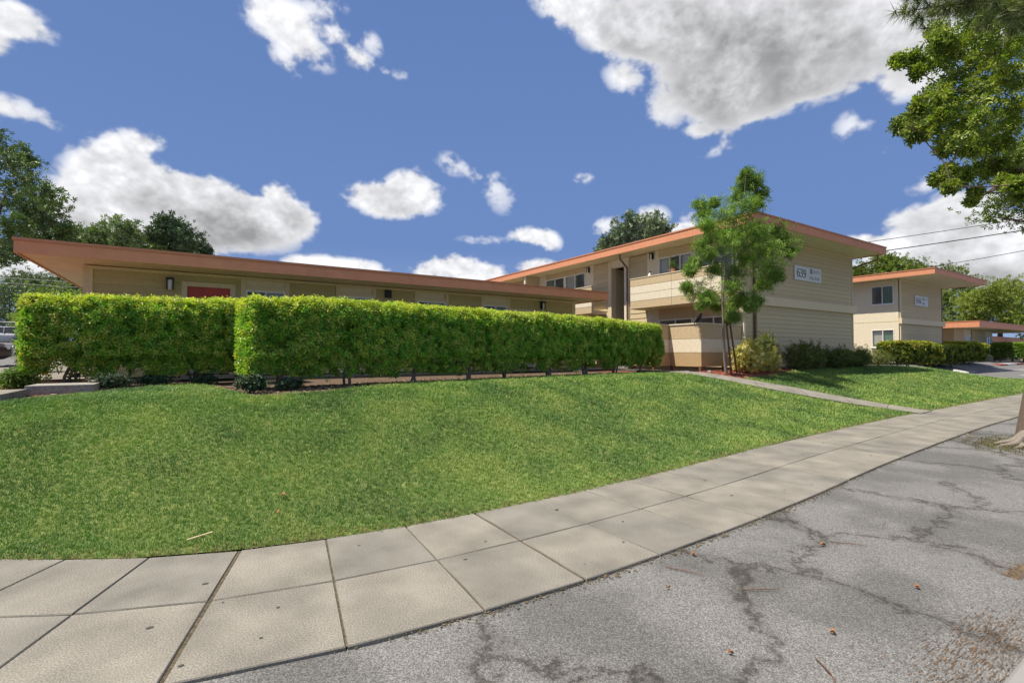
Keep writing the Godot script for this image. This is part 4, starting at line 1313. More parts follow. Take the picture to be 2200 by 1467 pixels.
func build_left_background():
	# side street beyond the corner, rising away
	var st := mb()
	for i in 12:
		for j in 40:
			var q := []
			for c in [[i, j], [i + 1, j], [i + 1, j + 1], [i, j + 1]]:
				var z := lerpf(-17.2, -90.0, pow(c[1] / 40.0, 1.4))
				var x := lerpf(-40.0, -4.2 + z * 0.055, c[0] / 12.0)
				q.append(on(x, z, 0.0))
			quad(st, q[0], q[1], q[2], q[3], 1)
	setting("side_street", st, M.road_asphalt, "grey asphalt side street at the left")
	st = mb()
	for j in 30:
		var za := lerpf(-16.4, -70.0, j / 30.0)
		var zb := lerpf(-16.4, -70.0, (j + 1) / 30.0)
		quad(st, on(-4.2 + za * 0.055, za, 0.03), on(-2.9, za, 0.03), on(-2.9, zb, 0.03), on(-4.2 + zb * 0.055, zb, 0.03), 1)
	setting("side_pavement", st, M.concrete_b, "pale pavement beside the side street at the left")
	st = mb()
	for i in 10:
		var xa := lerpf(-40.0, -2.9, i / 10.0)
		var xb := lerpf(-40.0, -2.9, (i + 1) / 10.0)
		quad(st, on(xa, -16.3, 0.012), on(xb, -16.3, 0.012), on(xb, -17.6, 0.012), on(xa, -17.6, 0.012), 1)
	setting("corner_pavement", st, M.concrete_b, "pale pavement at the street corner on the left")
	# low concrete kerb blocks by the hedge
	for k in 2:
		var w := thing("concrete_block", ["large stained concrete kerb block beside the left hedge", "smaller concrete kerb block behind the stained one"][k], "concrete block", [Vector3(-1.9, 0.8, -11.0), Vector3(-2.3, 0.8, -12.5)][k])
		st = mb()
		if k == 0:
			box(st, Vector3(-2.34, 0.6, -11.45), Vector3(-1.5, 1.03, -10.68))
		else:
			box(st, Vector3(-2.75, 0.6, -13.6), Vector3(-2.0, 1.04, -13.0))
		obj("block", st, M.old_concrete, w)
		done()
	st = mb()
	box(st, Vector3(-8.0, 0.4, -10.66), Vector3(-2.3, 0.985, -9.45))
	setting("corner_step", st, M.concrete_d, "pale raised concrete step in front of the red bed at the left")
	# far side of the street: kerb, verge, fence
	var fz := -46.0
	st = mb()
	for i in 20:
		var xa := -60.0 + i * 3.0
		var q := [on(xa, fz + 1.6, 0.12), on(xa + 3.0, fz + 1.6, 0.12), on(xa + 3.0, fz + 0.6, 0.14), on(xa, fz + 0.6, 0.14)]
		quad(st, q[0], q[1], q[2], q[3])
		quad(st, on(xa, fz + 1.6, -0.05), on(xa + 3.0, fz + 1.6, -0.05), q[1], q[0])
	setting("far_pavement", st, M.line_white, "bright far pavement along the chain link fence")
	var fence := thing("chain_link_fence", "grey chain link fence across the side street", "fence", on(-18.0, fz))
	for k in 16:
		var x := -40.0 + k * 2.6
		st = mb()
		tube(st, [on(x, fz, 0.0), on(x, fz, 1.85)], [0.035, 0.035], 8)
		obj("post", st, M.galvanised, fence)
	for y in [1.82, 0.95]:
		st = mb()
		tube(st, [on(-40.0, fz, y), on(-27.0, fz, y), on(-14.0, fz, y), on(-1.0, fz, y)], [0.025, 0.025, 0.025, 0.025], 6)
		obj("rail", st, M.galvanised, fence)
	st = mb()
	for k in 260:
		var x := -40.0 + k * 0.15
		for s in [-1.0, 1.0]:
			var a := on(x, fz, 0.05)
			var c := a + Vector3(s * 1.75, 1.75, 0)
			var d := Vector3(0.004, 0, 0)
			quad(st, a - d, a + d, c + d, c - d)
	var wires := obj("mesh_wire", st, M.galvanised, fence)
	wires.set_meta("kind", "stuff")
	done()
	# cars
	var spots := [[Vector3(-16.5, 0, -52.0), 0.15, "car_white", "white car parked behind the chain link fence, farther right"], [Vector3(-21.5, 0, -52.5), 0.1, "car_silver", "silver car parked behind the chain link fence, farther left"], [Vector3(-12.5, 0, -54.0), 0.0, "car_silver", "silver car half hidden by the hedge behind the fence"]]
	for s in spots:
		var p := on(s[0].x, s[0].z)
		var t := thing("parked_car", s[3], "car", p, "cars behind the fence")
		car_body(t, p, s[1], M[s[2]])
		done()
	var pc := on(-7.3, -21.9)
	var t := thing("parked_car", "dark car at the left edge with only its end showing", "car", pc)
	car_body(t, pc, 0.2, M.car_red_dark)
	done()
	# house with the tiled roof
	var hp := on(-24.0, -66.0)
	var h := thing("tiled_house", "far house with a terracotta tiled roof between the left trees", "house", hp)
	var y := hp.y
	bar("wall", -34.0, -19.0, y - 0.5, y + 2.9, -72.0, -66.0, M.stucco, h)
	st = mb()
	hexa(st, [Vector3(-35.0, y + 2.8, -65.2), Vector3(-18.2, y + 2.8, -65.2), Vector3(-18.2, y + 2.8, -72.8), Vector3(-35.0, y + 2.8, -72.8), Vector3(-34.0, y + 5.1, -68.8), Vector3(-19.6, y + 5.1, -68.8), Vector3(-19.6, y + 5.1, -69.2), Vector3(-34.0, y + 5.1, -69.2)])
	obj("roof", st, M.roof_tile, h)
	for x in [-31.0, -27.0, -22.5]:
		st = mb()
		box(st, Vector3(x, y + 1.0, -65.99), Vector3(x + 1.4, y + 2.2, -65.9))
		var win := obj("window", st, M.car_glass, h)
		st = mb()
		box(st, Vector3(x - 0.1, y + 0.9, -65.99), Vector3(x + 1.5, y + 0.98, -65.82))
		obj("sill", st, M.vinyl, win)
	done()
	for k in 2:
		t = thing("overhead_cable", ["upper of two thin cables across the left trees", "lower of two thin cables across the left trees"][k], "cable", Vector3(-14.0, 5.5, -38.0))
		var pts := []
		var rads := []
		for j in 9:
			var u := j / 8.0
			pts.append(Vector3(-32.0 + 28.0 * u, 5.95 - k * 0.3 - 0.6 * u * (1.0 - u), -34.0 - u * 6.0))
			rads.append(0.014)
		st = mb()
		tube(st, pts, rads, 5)
		obj("wire", st, M.galvanised, t)
		done()

# ---------------------------------------------------------------- plants
func aim(axis: Vector3, size: float) -> Basis:
	var y := axis.normalized()
	var x := y.cross(Vector3(rng.randfn(), rng.randfn(), rng.randfn())).normalized()
	return Basis(x, y, x.cross(y)).scaled(Vector3.ONE * size)

func hedge(a: Vector3, b: Vector3, half: float, top: float, plants: int, per_m2: float, mesh: Array, cols: Array, young: Array, label: String, group: String, skirt := 0.36, shoots := true) -> Node3D:
	var mid := (a + b) * 0.5
	var t := thing("hedge", label, "hedge", mid, group)
	var dir := Vector3(b.x - a.x, 0, b.z - a.z)
	var length := dir.length()
	dir = dir / length
	var side := Vector3(-dir.z, 0, dir.x)
	var n := FastNoiseLite.new()
	n.seed = int(a.x * 31) + 100
	n.frequency = 0.55
	n.fractal_octaves = 3
	var xs := [[], []]
	var cs := [[], []]
	var ground := a.y
	var cy := ground + (top - ground) * 0.55
	var hh := (top - ground) * 0.45
	var around := half * 2.0 + hh * 4.0
	var count := int(around * length * per_m2)
	var pitch := length / plants
	var p_side := 4.0 * hh / (4.0 * hh + 2.0 * half * 1.35)
	var p_end := 2.0 * half * hh * 4.0 / (around * length)
	for k in count + int(count * 0.2):
		var inner := k >= count
		var s := rng.randf() * length
		var u := rng.randf_range(-1.0, 1.0)
		var cw := 0.0
		var ch := 0.0
		var along_out := 0.0
		var depth := 1.0 - absf(rng.randfn()) * 0.06
		if not inner and rng.randf() < p_end:
			# the two ends
			cw = u
			ch = rng.randf_range(-1.0, 1.0)
			var r := pow(pow(absf(cw), 5.0) + pow(absf(ch), 5.0), 0.2)
			if r > 1.0:
				cw /= r
				ch /= r
			along_out = -1.0 if rng.randf() < 0.5 else 1.0
			var rim := clampf(r, 0.0, 1.0)
			var set_in := 0.28 * pow(rim, 4.0) + absf(rng.randfn()) * 0.04
			s = set_in if along_out < 0.0 else length - set_in
			depth = 1.0
		elif rng.randf() < p_side:
			ch = u
			cw = pow(1.0 - pow(absf(ch), 6.0), 1.0 / 6.0) * (1.0 if rng.randf() < 0.62 else -1.0)
		else:
			cw = u
			ch = pow(1.0 - pow(absf(cw), 6.0), 1.0 / 6.0)
		var ca := cw
		var sa := ch if absf(ch) > absf(cw) else 0.0
		var ang := atan2(ch, cw)
		var end := minf(s, length - s)
		var shrink := 1.0
		if end < 0.28 and along_out == 0.0:
			shrink = pow(maxf(0.0, 1.0 - pow(1.0 - end / 0.28, 4.0)), 0.25)
		var bulge := 1.0 + 0.04 * cos(TAU * s / pitch) + n.get_noise_2d(s * 1.6, ang * 1.2) * 0.15
		if inner:
			depth = rng.randf_range(0.25, 0.88)
		var w := cw * half * shrink * bulge * depth
		var hup := ch * hh * lerpf(1.0, shrink, 0.5) * (1.0 + (bulge - 1.0) * 0.45) * depth
		var y := cy + hup * (1.0 - 0.10 * smoothstep(0.72, 1.0, s / length))
		if length > 8.0:
			y -= 0.06 * (1.0 - smoothstep(0.0, 0.2, s / length))
		elif length > 4.0 and a.x < 0.0:
			y += 0.12 * (s / length - 0.5)
		var rel := (y - ground) / (top - ground)
		# the skirt thins out unevenly over the bare stems
		var cut: float = skirt * (0.62 - 0.3 * cos(TAU * s / pitch)) + n.get_noise_2d(s * 3.1, 40.0) * 0.34
		if rel < cut * 0.75 and rng.randf() < 0.965:
			continue
		if rel < 0.35:
			w *= 0.82
		var p := a + dir * s + side * w
		p.y = y
		var outw := (dir * along_out * 1.2 + side * pow(absf(cw), 3.0) * signf(cw) + Vector3.UP * (pow(absf(ch), 3.0) * signf(ch) + 0.5)).normalized()
		outw = (outw + Vector3(rng.randfn(), rng.randfn(), rng.randfn()) * 0.42).normalized()
		var lump := n.get_noise_3d(p.x * 5.0, p.y * 5.0, p.z * 5.0)
		if lump < -0.12 and not inner and along_out == 0.0:
			p -= side * w * clampf((-0.12 - lump) * 1.6, 0.0, 0.4)      # hollows between the shoots
		var new_or_sunlit := rng.randf() < (0.16 if lump < 0.06 else 0.5)
		if rel > 0.86:  # limer towards the rim: new shoots, plus sunlight put into the leaf colour
			new_or_sunlit = rng.randf() < 0.62
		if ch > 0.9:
			new_or_sunlit = rng.randf() < 0.92
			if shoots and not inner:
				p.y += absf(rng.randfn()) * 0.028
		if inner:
			new_or_sunlit = false
		var v := rng.randi() % 2
		xs[v].append(Transform3D(aim(outw, rng.randf_range(0.75, 1.2)), p - mid))
		cs[v].append(mixc(young if new_or_sunlit else cols))
	copies("foliage", mesh[0], M.hedge_leaf, xs[0], cs[0], t)
	copies("foliage", mesh[1], M.hedge_leaf, xs[1], cs[1], t)
	for k in plants:
		var s := (k + 0.5) * pitch + rng.randf_range(-0.15, 0.15)
		var st := mb()
		var foot := a + dir * s + side * rng.randf_range(-0.08, 0.08)
		for j in rng.randi_range(2, 4):
			var lean := Vector3(rng.randfn() * 0.2, 0.85, rng.randfn() * 0.16)
			var q := foot + Vector3(rng.randfn() * 0.05, -0.05, rng.randfn() * 0.05)
			tube(st, [q, q + lean * 0.3 + Vector3(rng.randfn(), 0, rng.randfn()) * 0.02, q + lean * 0.65 + Vector3(rng.randfn(), 0, rng.randfn()) * 0.04, q + lean * 1.15], [0.034, 0.026, 0.02, 0.01], 6)
			for i in 3:
				var w := q + lean * rng.randf_range(0.35, 0.8)
				tube(st, [w, w + Vector3(rng.randfn() * 0.16, rng.randf_range(0.1, 0.3), rng.randfn() * 0.16)], [0.012, 0.005], 5, false)
		obj("stems", st, M.stem_pale, t)
	done()
	return t

func build_hedges():
	var leaf := [sprig(1, 7, 0.078, 0.031, 0.10), sprig(2, 6, 0.07, 0.028, 0.08)]
	var cols := [Color(0.136, 0.346, 0.048), Color(0.216, 0.494, 0.062), Color(0.315, 0.630, 0.080), Color(0.177, 0.393, 0.080), Color(0.393, 0.531, 0.080)]
	var young := [Color(0.50, 0.60, 0.10), Color(0.62, 0.68, 0.15), Color(0.38, 0.52, 0.07), Color(0.70, 0.72, 0.24)]  # fresh shoots; on the rim they also carry painted sunlit brightness
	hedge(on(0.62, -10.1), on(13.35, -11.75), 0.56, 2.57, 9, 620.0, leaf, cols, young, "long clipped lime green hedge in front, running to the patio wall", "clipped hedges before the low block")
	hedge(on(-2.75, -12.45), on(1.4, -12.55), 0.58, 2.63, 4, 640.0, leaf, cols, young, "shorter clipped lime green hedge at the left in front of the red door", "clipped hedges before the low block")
	var far_leaf := [sprig(3, 7, 0.12, 0.06, 0.12), sprig(4, 6, 0.11, 0.055, 0.1)]
	var far_cols := [Color(0.088, 0.149, 0.026), Color(0.158, 0.201, 0.035), Color(0.052, 0.096, 0.021)]
	var far_young := [Color(0.420, 0.490, 0.070), Color(0.525, 0.420, 0.070), Color(0.280, 0.385, 0.052)]
	hedge(on(32.6, -11.4), on(36.6, -11.2), 0.8, 2.15, 3, 210.0, far_leaf, far_cols, far_young, "rounded orange tipped hedge below the windows of block 656", "clipped hedges by the parking court", 0.35)
	hedge(on(38.4, -11.6), on(42.6, -11.4), 0.75, 2.05, 4, 210.0, far_leaf, far_cols, far_young, "shaggy leggy hedge below the 656 sign", "clipped hedges by the parking court", 0.4)
	hedge(on(45.2, -12.2), on(49.6, -12.2), 0.9, 2.3, 2, 210.0, far_leaf, far_cols, far_young, "box shaped hedge with a yellow green top before the far low block", "clipped hedges by the parking court", 0.45)
	hedge(on(60.5, -12.6), on(68.0, -12.0), 1.2, 2.45, 3, 120.0, far_leaf, [Color(0.105, 0.210, 0.035), Color(0.158, 0.280, 0.044)], [Color(0.280, 0.438, 0.070)], "bright green rounded hedge at the right edge by the red kerb", "clipped hedges by the parking court", 0.3)

func shrub(called: String, base: Vector3, rad: Vector3, count: int, mesh: Mesh, m: Material, cols: Array, label: String, category: String, group := "", spikes := 3) -> Node3D:
	var t := thing(called, label, category, base, group)
	var n := FastNoiseLite.new()
	n.seed = int(base.x * 77.0) + 3
	n.frequency = 0.9
	n.fractal_octaves = 2
	var xs := []
	var cs := []
	for k in count:
		var d := Vector3(rng.randfn(), rng.randfn(), rng.randfn()).normalized()
		var r := pow(rng.randf(), 0.33) * (1.0 + n.get_noise_3dv(d * 2.2) * 0.42)
		var p := Vector3(d.x * rad.x, rad.y + d.y * rad.y, d.z * rad.z) 
		p = Vector3(0, rad.y, 0) + (p - Vector3(0, rad.y, 0)) * r
		if p.y < 0.04:
			continue
		xs.append(Transform3D(aim(d + Vector3(0, 0.6, 0) + Vector3(rng.randfn(), rng.randfn(), rng.randfn()) * 0.4, rng.randf_range(0.7, 1.25)), p))
		cs.append(mixc(cols))
	for k in spikes:
		var q := Vector3(rng.randf_range(-0.6, 0.6) * rad.x, rad.y * 1.7, rng.randf_range(-0.5, 0.5) * rad.z)
		var tall := rad.y * rng.randf_range(0.25, 0.75)
		for j in 14:
			xs.append(Transform3D(aim(Vector3(rng.randfn(), 1.2, rng.randfn()), rng.randf_range(0.6, 1.0)), q + Vector3(rng.randfn() * 0.035, tall * j / 14.0, rng.randfn() * 0.035)))
			cs.append(mixc(cols))
	copies("foliage", mesh, m, xs, cs, t)
	var st := mb()
	for k in 5:
		var tip := base + Vector3(rng.randf_range(-0.6, 0.6) * rad.x, rad.y * rng.randf_range(1.0, 1.7), rng.randf_range(-0.6, 0.6) * rad.z)
		tube(st, [base + Vector3(rng.randfn() * 0.04, -0.05, rng.randfn() * 0.04), base.lerp(tip, 0.5) + Vector3(rng.randfn() * 0.05, 0, rng.randfn() * 0.05), tip], [0.018, 0.013, 0.005], 5)
	obj("stems", st, M.bark, t)
	done()
	return t

func build_shrubs():
	var leaf := sprig(11, 7, 0.075, 0.038, 0.09)
	var gold := [Color(0.66, 0.62, 0.20), Color(0.76, 0.73, 0.42), Color(0.28, 0.34, 0.09), Color(0.68, 0.62, 0.16), Color(0.74, 0.70, 0.34), Color(0.70, 0.52, 0.12)]
	shrub("variegated_shrub", on(16.0, -9.75), Vector3(0.58, 0.52, 0.5), 800, leaf, M.hedge_leaf, gold, "taller cream and yellow variegated shrub right of the young tree", "shrub", "yellow variegated shrubs", 4)
	shrub("variegated_shrub", on(17.35, -9.95), Vector3(0.66, 0.38, 0.48), 600, leaf, M.hedge_leaf, gold, "lower yellow variegated shrub behind the taller one", "shrub", "yellow variegated shrubs", 3)
	var green := sprig(12, 8, 0.06, 0.026, 0.09)
	var cols := [Color(0.14, 0.18, 0.045), Color(0.20, 0.24, 0.06), Color(0.09, 0.13, 0.035), Color(0.26, 0.26, 0.07)]
	var row := [[17.9, -10.2, 0.5, 0.68, "pointed olive green shrub rising behind the yellow shrubs"], [19.7, -9.95, 0.62, 0.52, "first rounded olive green shrub right of the yellow shrubs"], [21.1, -10.1, 0.55, 0.52, "second olive green shrub along the end wall, with a tall shoot"], [23.0, -10.1, 0.66, 0.45, "third olive green shrub along the end wall"], [24.4, -10.25, 0.55, 0.40, "fourth olive green shrub, beneath the sign's right end"], [25.9, -10.4, 0.58, 0.36, "low olive green shrub at the end wall's right corner"]]
	for s in row:
		shrub("green_shrub", on(s[0], s[1]), Vector3(s[2], s[3], s[2] * 0.85), 1000, green, M.tree_leaf, cols, s[4], "shrub", "olive green shrubs along the end wall", 4)
	for s in [[28.4, -11.3, 0.6, 0.5, "small pointed shrub just past the end wall's corner"], [30.6, -11.4, 0.85, 0.4, "low spreading shrub left of the rounded orange hedge"]]:
		shrub("green_shrub", on(s[0], s[1]), Vector3(s[2], s[3], s[2] * 0.8), 800, green, M.tree_leaf, cols, s[4], "shrub", "olive green shrubs along the end wall", 2)
	# dark trailing plants at the foot of the hedges
	var ivy := sprig(14, 6, 0.038, 0.024, 0.03)
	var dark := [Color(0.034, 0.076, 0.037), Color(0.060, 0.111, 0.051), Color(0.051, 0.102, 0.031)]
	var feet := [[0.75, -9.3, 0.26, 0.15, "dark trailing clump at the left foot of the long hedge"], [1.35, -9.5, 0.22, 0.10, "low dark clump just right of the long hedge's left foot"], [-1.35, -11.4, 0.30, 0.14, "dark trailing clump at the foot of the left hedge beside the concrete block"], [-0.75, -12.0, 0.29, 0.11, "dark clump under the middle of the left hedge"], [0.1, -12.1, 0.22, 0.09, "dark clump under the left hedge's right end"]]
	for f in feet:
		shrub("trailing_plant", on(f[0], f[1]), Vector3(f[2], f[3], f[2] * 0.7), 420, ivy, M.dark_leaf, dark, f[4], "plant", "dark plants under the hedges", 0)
	shrub("fern", on(-2.75, -12.2), Vector3(0.2, 0.16, 0.2), 130, sprig(15, 9, 0.12, 0.03, 0.2, 0.3), M.tree_leaf, [Color(0.170, 0.289, 0.051), Color(0.119, 0.221, 0.051)], "pale green fern beside the concrete blocks at the left", "plant", "", 0)
	shrub("green_shrub", on(-4.05, -19.0), Vector3(0.34, 0.75, 0.4), 700, green, M.dark_leaf, [Color(0.051, 0.102, 0.051), Color(0.085, 0.136, 0.068)], "dark bluish shrub behind the left hedge by the street", "shrub", "", 2)

const TREES := {
	"young": [Vector3(14.87,0.87,-9.85), [Vector3(-0.05,0.13,-0.03),Vector3(-0.10,1.16,-0.03),Vector3(-0.11,1.81,-0.02),Vector3(-0.14,2.39,-0.02),Vector3(-0.10,3.27,0.03),Vector3(-0.06,3.96,0.07),Vector3(0.15,4.76,0.24),Vector3(0.40,5.60,0.42),Vector3(0.47,6.67,0.49)], [[0.70,6.76,0.35,0.17],[1.17,6.65,0.37,0.22],[0.94,6.53,0.09,0.22],[1.49,6.43,0.09,0.32],[1.37,6.14,0.49,0.18],[1.02,6.18,-0.17,0.28],[-0.48,5.32,0.96,0.36],[0.72,5.62,0.71,0.23],[-0.06,5.91,-0.92,0.20],[-0.14,5.81,-0.28,0.16],[0.01,5.52,-0.79,0.28],[-1.30,4.78,0.22,0.20],[-0.17,5.28,0.12,0.34],[-0.32,4.93,0.54,0.41],[0.69,4.86,0.48,0.42],[-0.17,4.80,-0.14,0.35],[-0.92,4.23,0.69,0.36],[-0.12,4.32,0.72,0.41],[0.50,4.65,0.98,0.30],[2.14,4.97,0.53,0.36],[2.04,4.50,0.81,0.40],[0.58,3.86,1.30,0.44],[2.31,4.19,0.90,0.20],[0.17,3.85,1.08,0.40],[0.64,3.96,0.25,0.31],[-1.33,4.21,0.16,0.24],[-1.45,3.79,0.36,0.23],[-0.29,3.82,-0.96,0.22],[-1.55,3.36,-0.20,0.15],[-0.91,3.36,0.19,0.20],[-0.02,2.89,-1.08,0.36],[-0.52,2.98,-1.13,0.18],[-0.90,2.53,-0.00,0.22],[1.02,3.62,-0.34,0.28],[0.19,2.89,0.11,0.31],[1.35,3.52,0.55,0.31],[0.78,3.14,1.29,0.20],[1.87,3.08,0.24,0.24],[0.80,2.54,0.13,0.24],[1.05,2.40,-0.37,0.24],[0.37,2.39,-0.63,0.20],[0.44,2.42,0.83,0.15],[-0.13,1.87,0.30,0.19],[0.00,2.17,0.86,0.13],[-1.30,2.31,0.07,0.16]]],
	"oak": [Vector3(-10.02,1.00,-34.98), [Vector3(0.00,-0.39,-0.00),Vector3(0.16,2.13,0.17),Vector3(0.52,4.20,0.46),Vector3(1.27,6.50,1.01),Vector3(1.82,8.33,1.42)], [[1.67,9.09,3.92,1.46],[2.23,9.66,2.90,0.99],[2.53,9.09,1.28,0.99],[4.23,7.43,5.89,0.62],[1.62,8.38,0.23,1.31],[0.99,7.40,1.82,1.78],[3.37,6.92,3.50,0.79],[3.46,7.01,0.54,0.64],[2.36,6.02,1.81,0.82],[3.57,5.27,3.54,0.49],[4.10,5.90,2.92,0.41],[1.51,5.67,-0.08,0.57],[4.79,5.95,5.89,0.33],[2.21,6.96,-1.20,0.71],[1.97,5.29,4.26,0.93],[2.18,10.55,0.23,0.53],[0.99,11.60,-1.07,0.74],[3.01,6.11,4.98,0.62],[3.19,7.70,0.56,0.63],[2.71,7.56,2.76,0.80],[3.39,6.24,1.89,0.51]]],
	"backA": [Vector3(-5.75,1.20,-51.26), [Vector3(0.01,-0.84,-0.01),Vector3(-0.07,4.90,0.11),Vector3(-0.13,9.50,0.20)], [[-1.38,9.41,1.74,0.80],[0.12,9.99,2.54,1.10],[0.98,9.94,2.45,0.96],[1.28,9.91,-1.04,1.12],[-0.88,8.85,1.14,1.04],[-2.77,10.59,-2.67,0.79],[-3.24,9.89,-3.82,0.80],[2.30,9.50,-0.33,0.96],[0.28,8.98,1.19,1.13],[-0.37,9.55,0.75,0.94]]],
	"backB": [Vector3(-1.81,1.20,-51.11), [Vector3(0.01,-0.90,-0.01),Vector3(-0.07,5.13,0.12),Vector3(-0.25,10.76,0.17)], [[-1.01,11.18,-0.42,1.05],[-0.20,11.36,-1.10,1.15],[0.58,9.98,2.54,1.08],[-1.05,10.18,-1.55,1.15],[0.86,9.81,-0.56,0.99],[1.80,9.37,-0.27,0.75],[-1.35,10.11,1.64,0.58],[0.14,9.94,-1.73,1.17],[-0.57,11.20,1.92,0.62]]],
	"lowA": [Vector3(-19.09,1.90,-81.22), [Vector3(0.00,-1.24,-0.01),Vector3(-0.05,2.92,0.08),Vector3(-0.10,6.25,0.15)], [[0.21,6.96,1.50,1.97],[1.34,6.33,0.28,2.25],[-1.64,5.09,-3.86,2.32],[-2.07,6.14,0.02,2.18],[-0.24,8.86,-2.89,1.39],[-0.38,3.50,-0.44,1.45]]],
	"lowB": [Vector3(-14.12,1.80,-74.46), [Vector3(0.00,-1.09,-0.01),Vector3(0.17,3.38,0.23),Vector3(0.35,6.54,0.44)], [[-0.25,6.91,1.40,1.86],[-1.35,7.43,0.68,1.34],[1.25,7.06,3.33,1.52],[2.25,5.72,4.65,1.71],[2.77,7.54,4.53,1.21],[0.08,5.60,-1.11,1.93],[2.41,6.35,-1.79,1.89]]],
	"lowC": [Vector3(-10.21,1.30,-51.74), [Vector3(0.00,-0.51,-0.01),Vector3(0.13,1.67,0.14),Vector3(0.25,3.85,0.28)], [[0.06,4.46,1.38,0.92],[1.19,4.42,2.51,1.05],[-0.13,3.80,-1.70,1.28],[-0.85,3.86,-0.55,0.80],[1.69,4.18,1.55,0.87],[-0.87,2.71,0.46,0.78],[-0.11,2.78,-0.32,1.03],[-1.87,3.01,-2.28,0.52]]],
	"back639": [Vector3(37.89,1.00,-35.11), [Vector3(0.00,0.26,-0.00),Vector3(-0.08,6.24,0.12),Vector3(-0.16,12.46,0.25)], [[-2.77,11.85,-1.24,0.95],[-1.88,12.86,-0.48,1.14],[-1.90,13.33,1.26,1.02],[1.71,13.94,-0.49,1.29],[-0.03,13.30,2.57,1.01],[2.03,12.93,1.69,0.96],[0.94,13.03,-0.64,1.38],[-2.24,11.64,0.64,1.21],[1.77,12.68,0.39,1.17],[-1.87,11.80,-3.01,0.69]]],
	"r1": [Vector3(93.04,0.90,-33.01), [Vector3(0.00,-0.17,0.00),Vector3(-0.11,8.04,0.17),Vector3(-0.18,13.26,0.28)], [[-2.13,14.03,-2.19,1.66],[1.25,15.02,-1.49,1.92],[-3.34,13.90,2.01,1.79],[1.68,14.51,2.13,1.93],[0.72,13.17,4.18,1.58],[-1.31,13.55,-3.72,1.39],[-2.47,15.19,0.81,1.02],[4.70,12.46,3.83,1.49]]],
	"r2": [Vector3(93.71,0.90,-25.45), [Vector3(0.00,-0.11,0.00),Vector3(-0.06,4.71,0.10),Vector3(-0.14,10.22,0.21)], [[2.24,11.20,-1.80,2.15],[2.59,11.92,-0.50,2.13],[5.19,11.32,0.27,1.86],[-0.76,8.47,0.09,2.47],[0.70,5.74,0.70,2.06],[-0.27,8.30,-1.57,1.69],[2.03,8.83,1.71,1.51],[-2.84,5.32,-0.18,1.90]]],
	"r3": [Vector3(80.40,0.80,-17.36), [Vector3(0.00,-0.14,0.00),Vector3(-0.04,3.19,0.07),Vector3(0.13,7.35,0.30)], [[-3.66,6.46,-1.47,1.65],[-4.48,7.54,-0.13,1.60],[-0.77,8.47,0.63,1.86],[6.16,8.39,0.72,1.98],[5.20,6.50,0.25,2.09],[0.03,5.87,-0.71,1.80],[-2.50,4.86,-1.46,1.33],[1.12,4.51,2.01,1.96],[-2.81,4.42,1.26,1.17],[-2.44,6.93,0.26,1.63],[5.86,6.97,1.95,2.28]]],
	"street": [Vector3(12.39,-0.03,-2.20), [Vector3(0.00,-0.01,0.00),Vector3(0.04,0.92,0.05),Vector3(0.10,1.85,0.12),Vector3(0.16,3.10,0.20),Vector3(0.18,4.18,0.24),Vector3(0.14,4.96,0.23),Vector3(0.08,5.58,0.21),Vector3(0.02,6.20,0.19),Vector3(-0.07,6.98,0.16)], [[-0.12,8.00,-1.24,0.18],[-2.17,6.72,-0.67,0.15],[-0.88,7.28,-1.44,0.13],[-0.72,7.16,-1.30,0.13],[-1.45,7.05,-1.46,0.09],[-1.24,6.81,-1.22,0.08],[-0.50,7.23,-1.10,0.17],[-1.94,6.55,-0.53,0.24],[-0.31,7.56,-0.75,0.30],[-1.86,6.90,-0.16,0.26],[-0.66,7.41,-0.15,0.28],[-0.13,6.94,-0.91,0.27],[-0.22,7.10,-0.66,0.30],[-1.65,6.41,-0.09,0.29],[1.51,7.88,-0.50,0.33],[-0.96,6.36,-1.00,0.20],[-1.35,6.08,-1.00,0.19],[-3.77,5.07,-0.42,0.11],[-1.87,5.65,-1.21,0.12],[-2.87,5.08,-0.74,0.10],[-0.92,5.87,-1.07,0.20],[-1.57,5.68,-0.70,0.21],[0.07,6.54,-0.97,0.24],[-0.42,6.46,-0.64,0.26],[0.51,6.79,-0.61,0.31],[-1.19,6.08,-0.01,0.26],[-0.82,5.53,-0.92,0.14],[-0.45,5.46,-1.03,0.12],[0.12,5.93,-0.99,0.24],[-1.66,5.41,-0.34,0.26],[0.74,6.27,-0.64,0.32],[1.19,6.31,-0.46,0.28],[-0.29,5.40,-0.74,0.17],[1.18,5.97,-0.88,0.22],[1.40,5.90,-0.66,0.25],[-1.36,4.79,-0.80,0.13],[-1.47,4.64,-0.92,0.08],[-2.74,4.13,-0.37,0.06],[0.23,5.11,-0.98,0.15],[0.99,5.33,-0.87,0.12],[-1.10,4.38,-0.49,0.07],[-0.22,4.45,-0.74,0.07],[0.27,5.10,-0.51,0.12],[0.58,5.02,-0.36,0.12],[-1.88,4.16,0.16,0.08],[0.92,4.68,-0.34,0.09],[-0.25,4.68,-0.33,0.08],[0.60,6.16,-0.06,0.30],[-0.48,6.36,0.18,0.36],[0.39,7.55,0.00,0.39],[1.58,7.36,0.19,0.51]]],
}

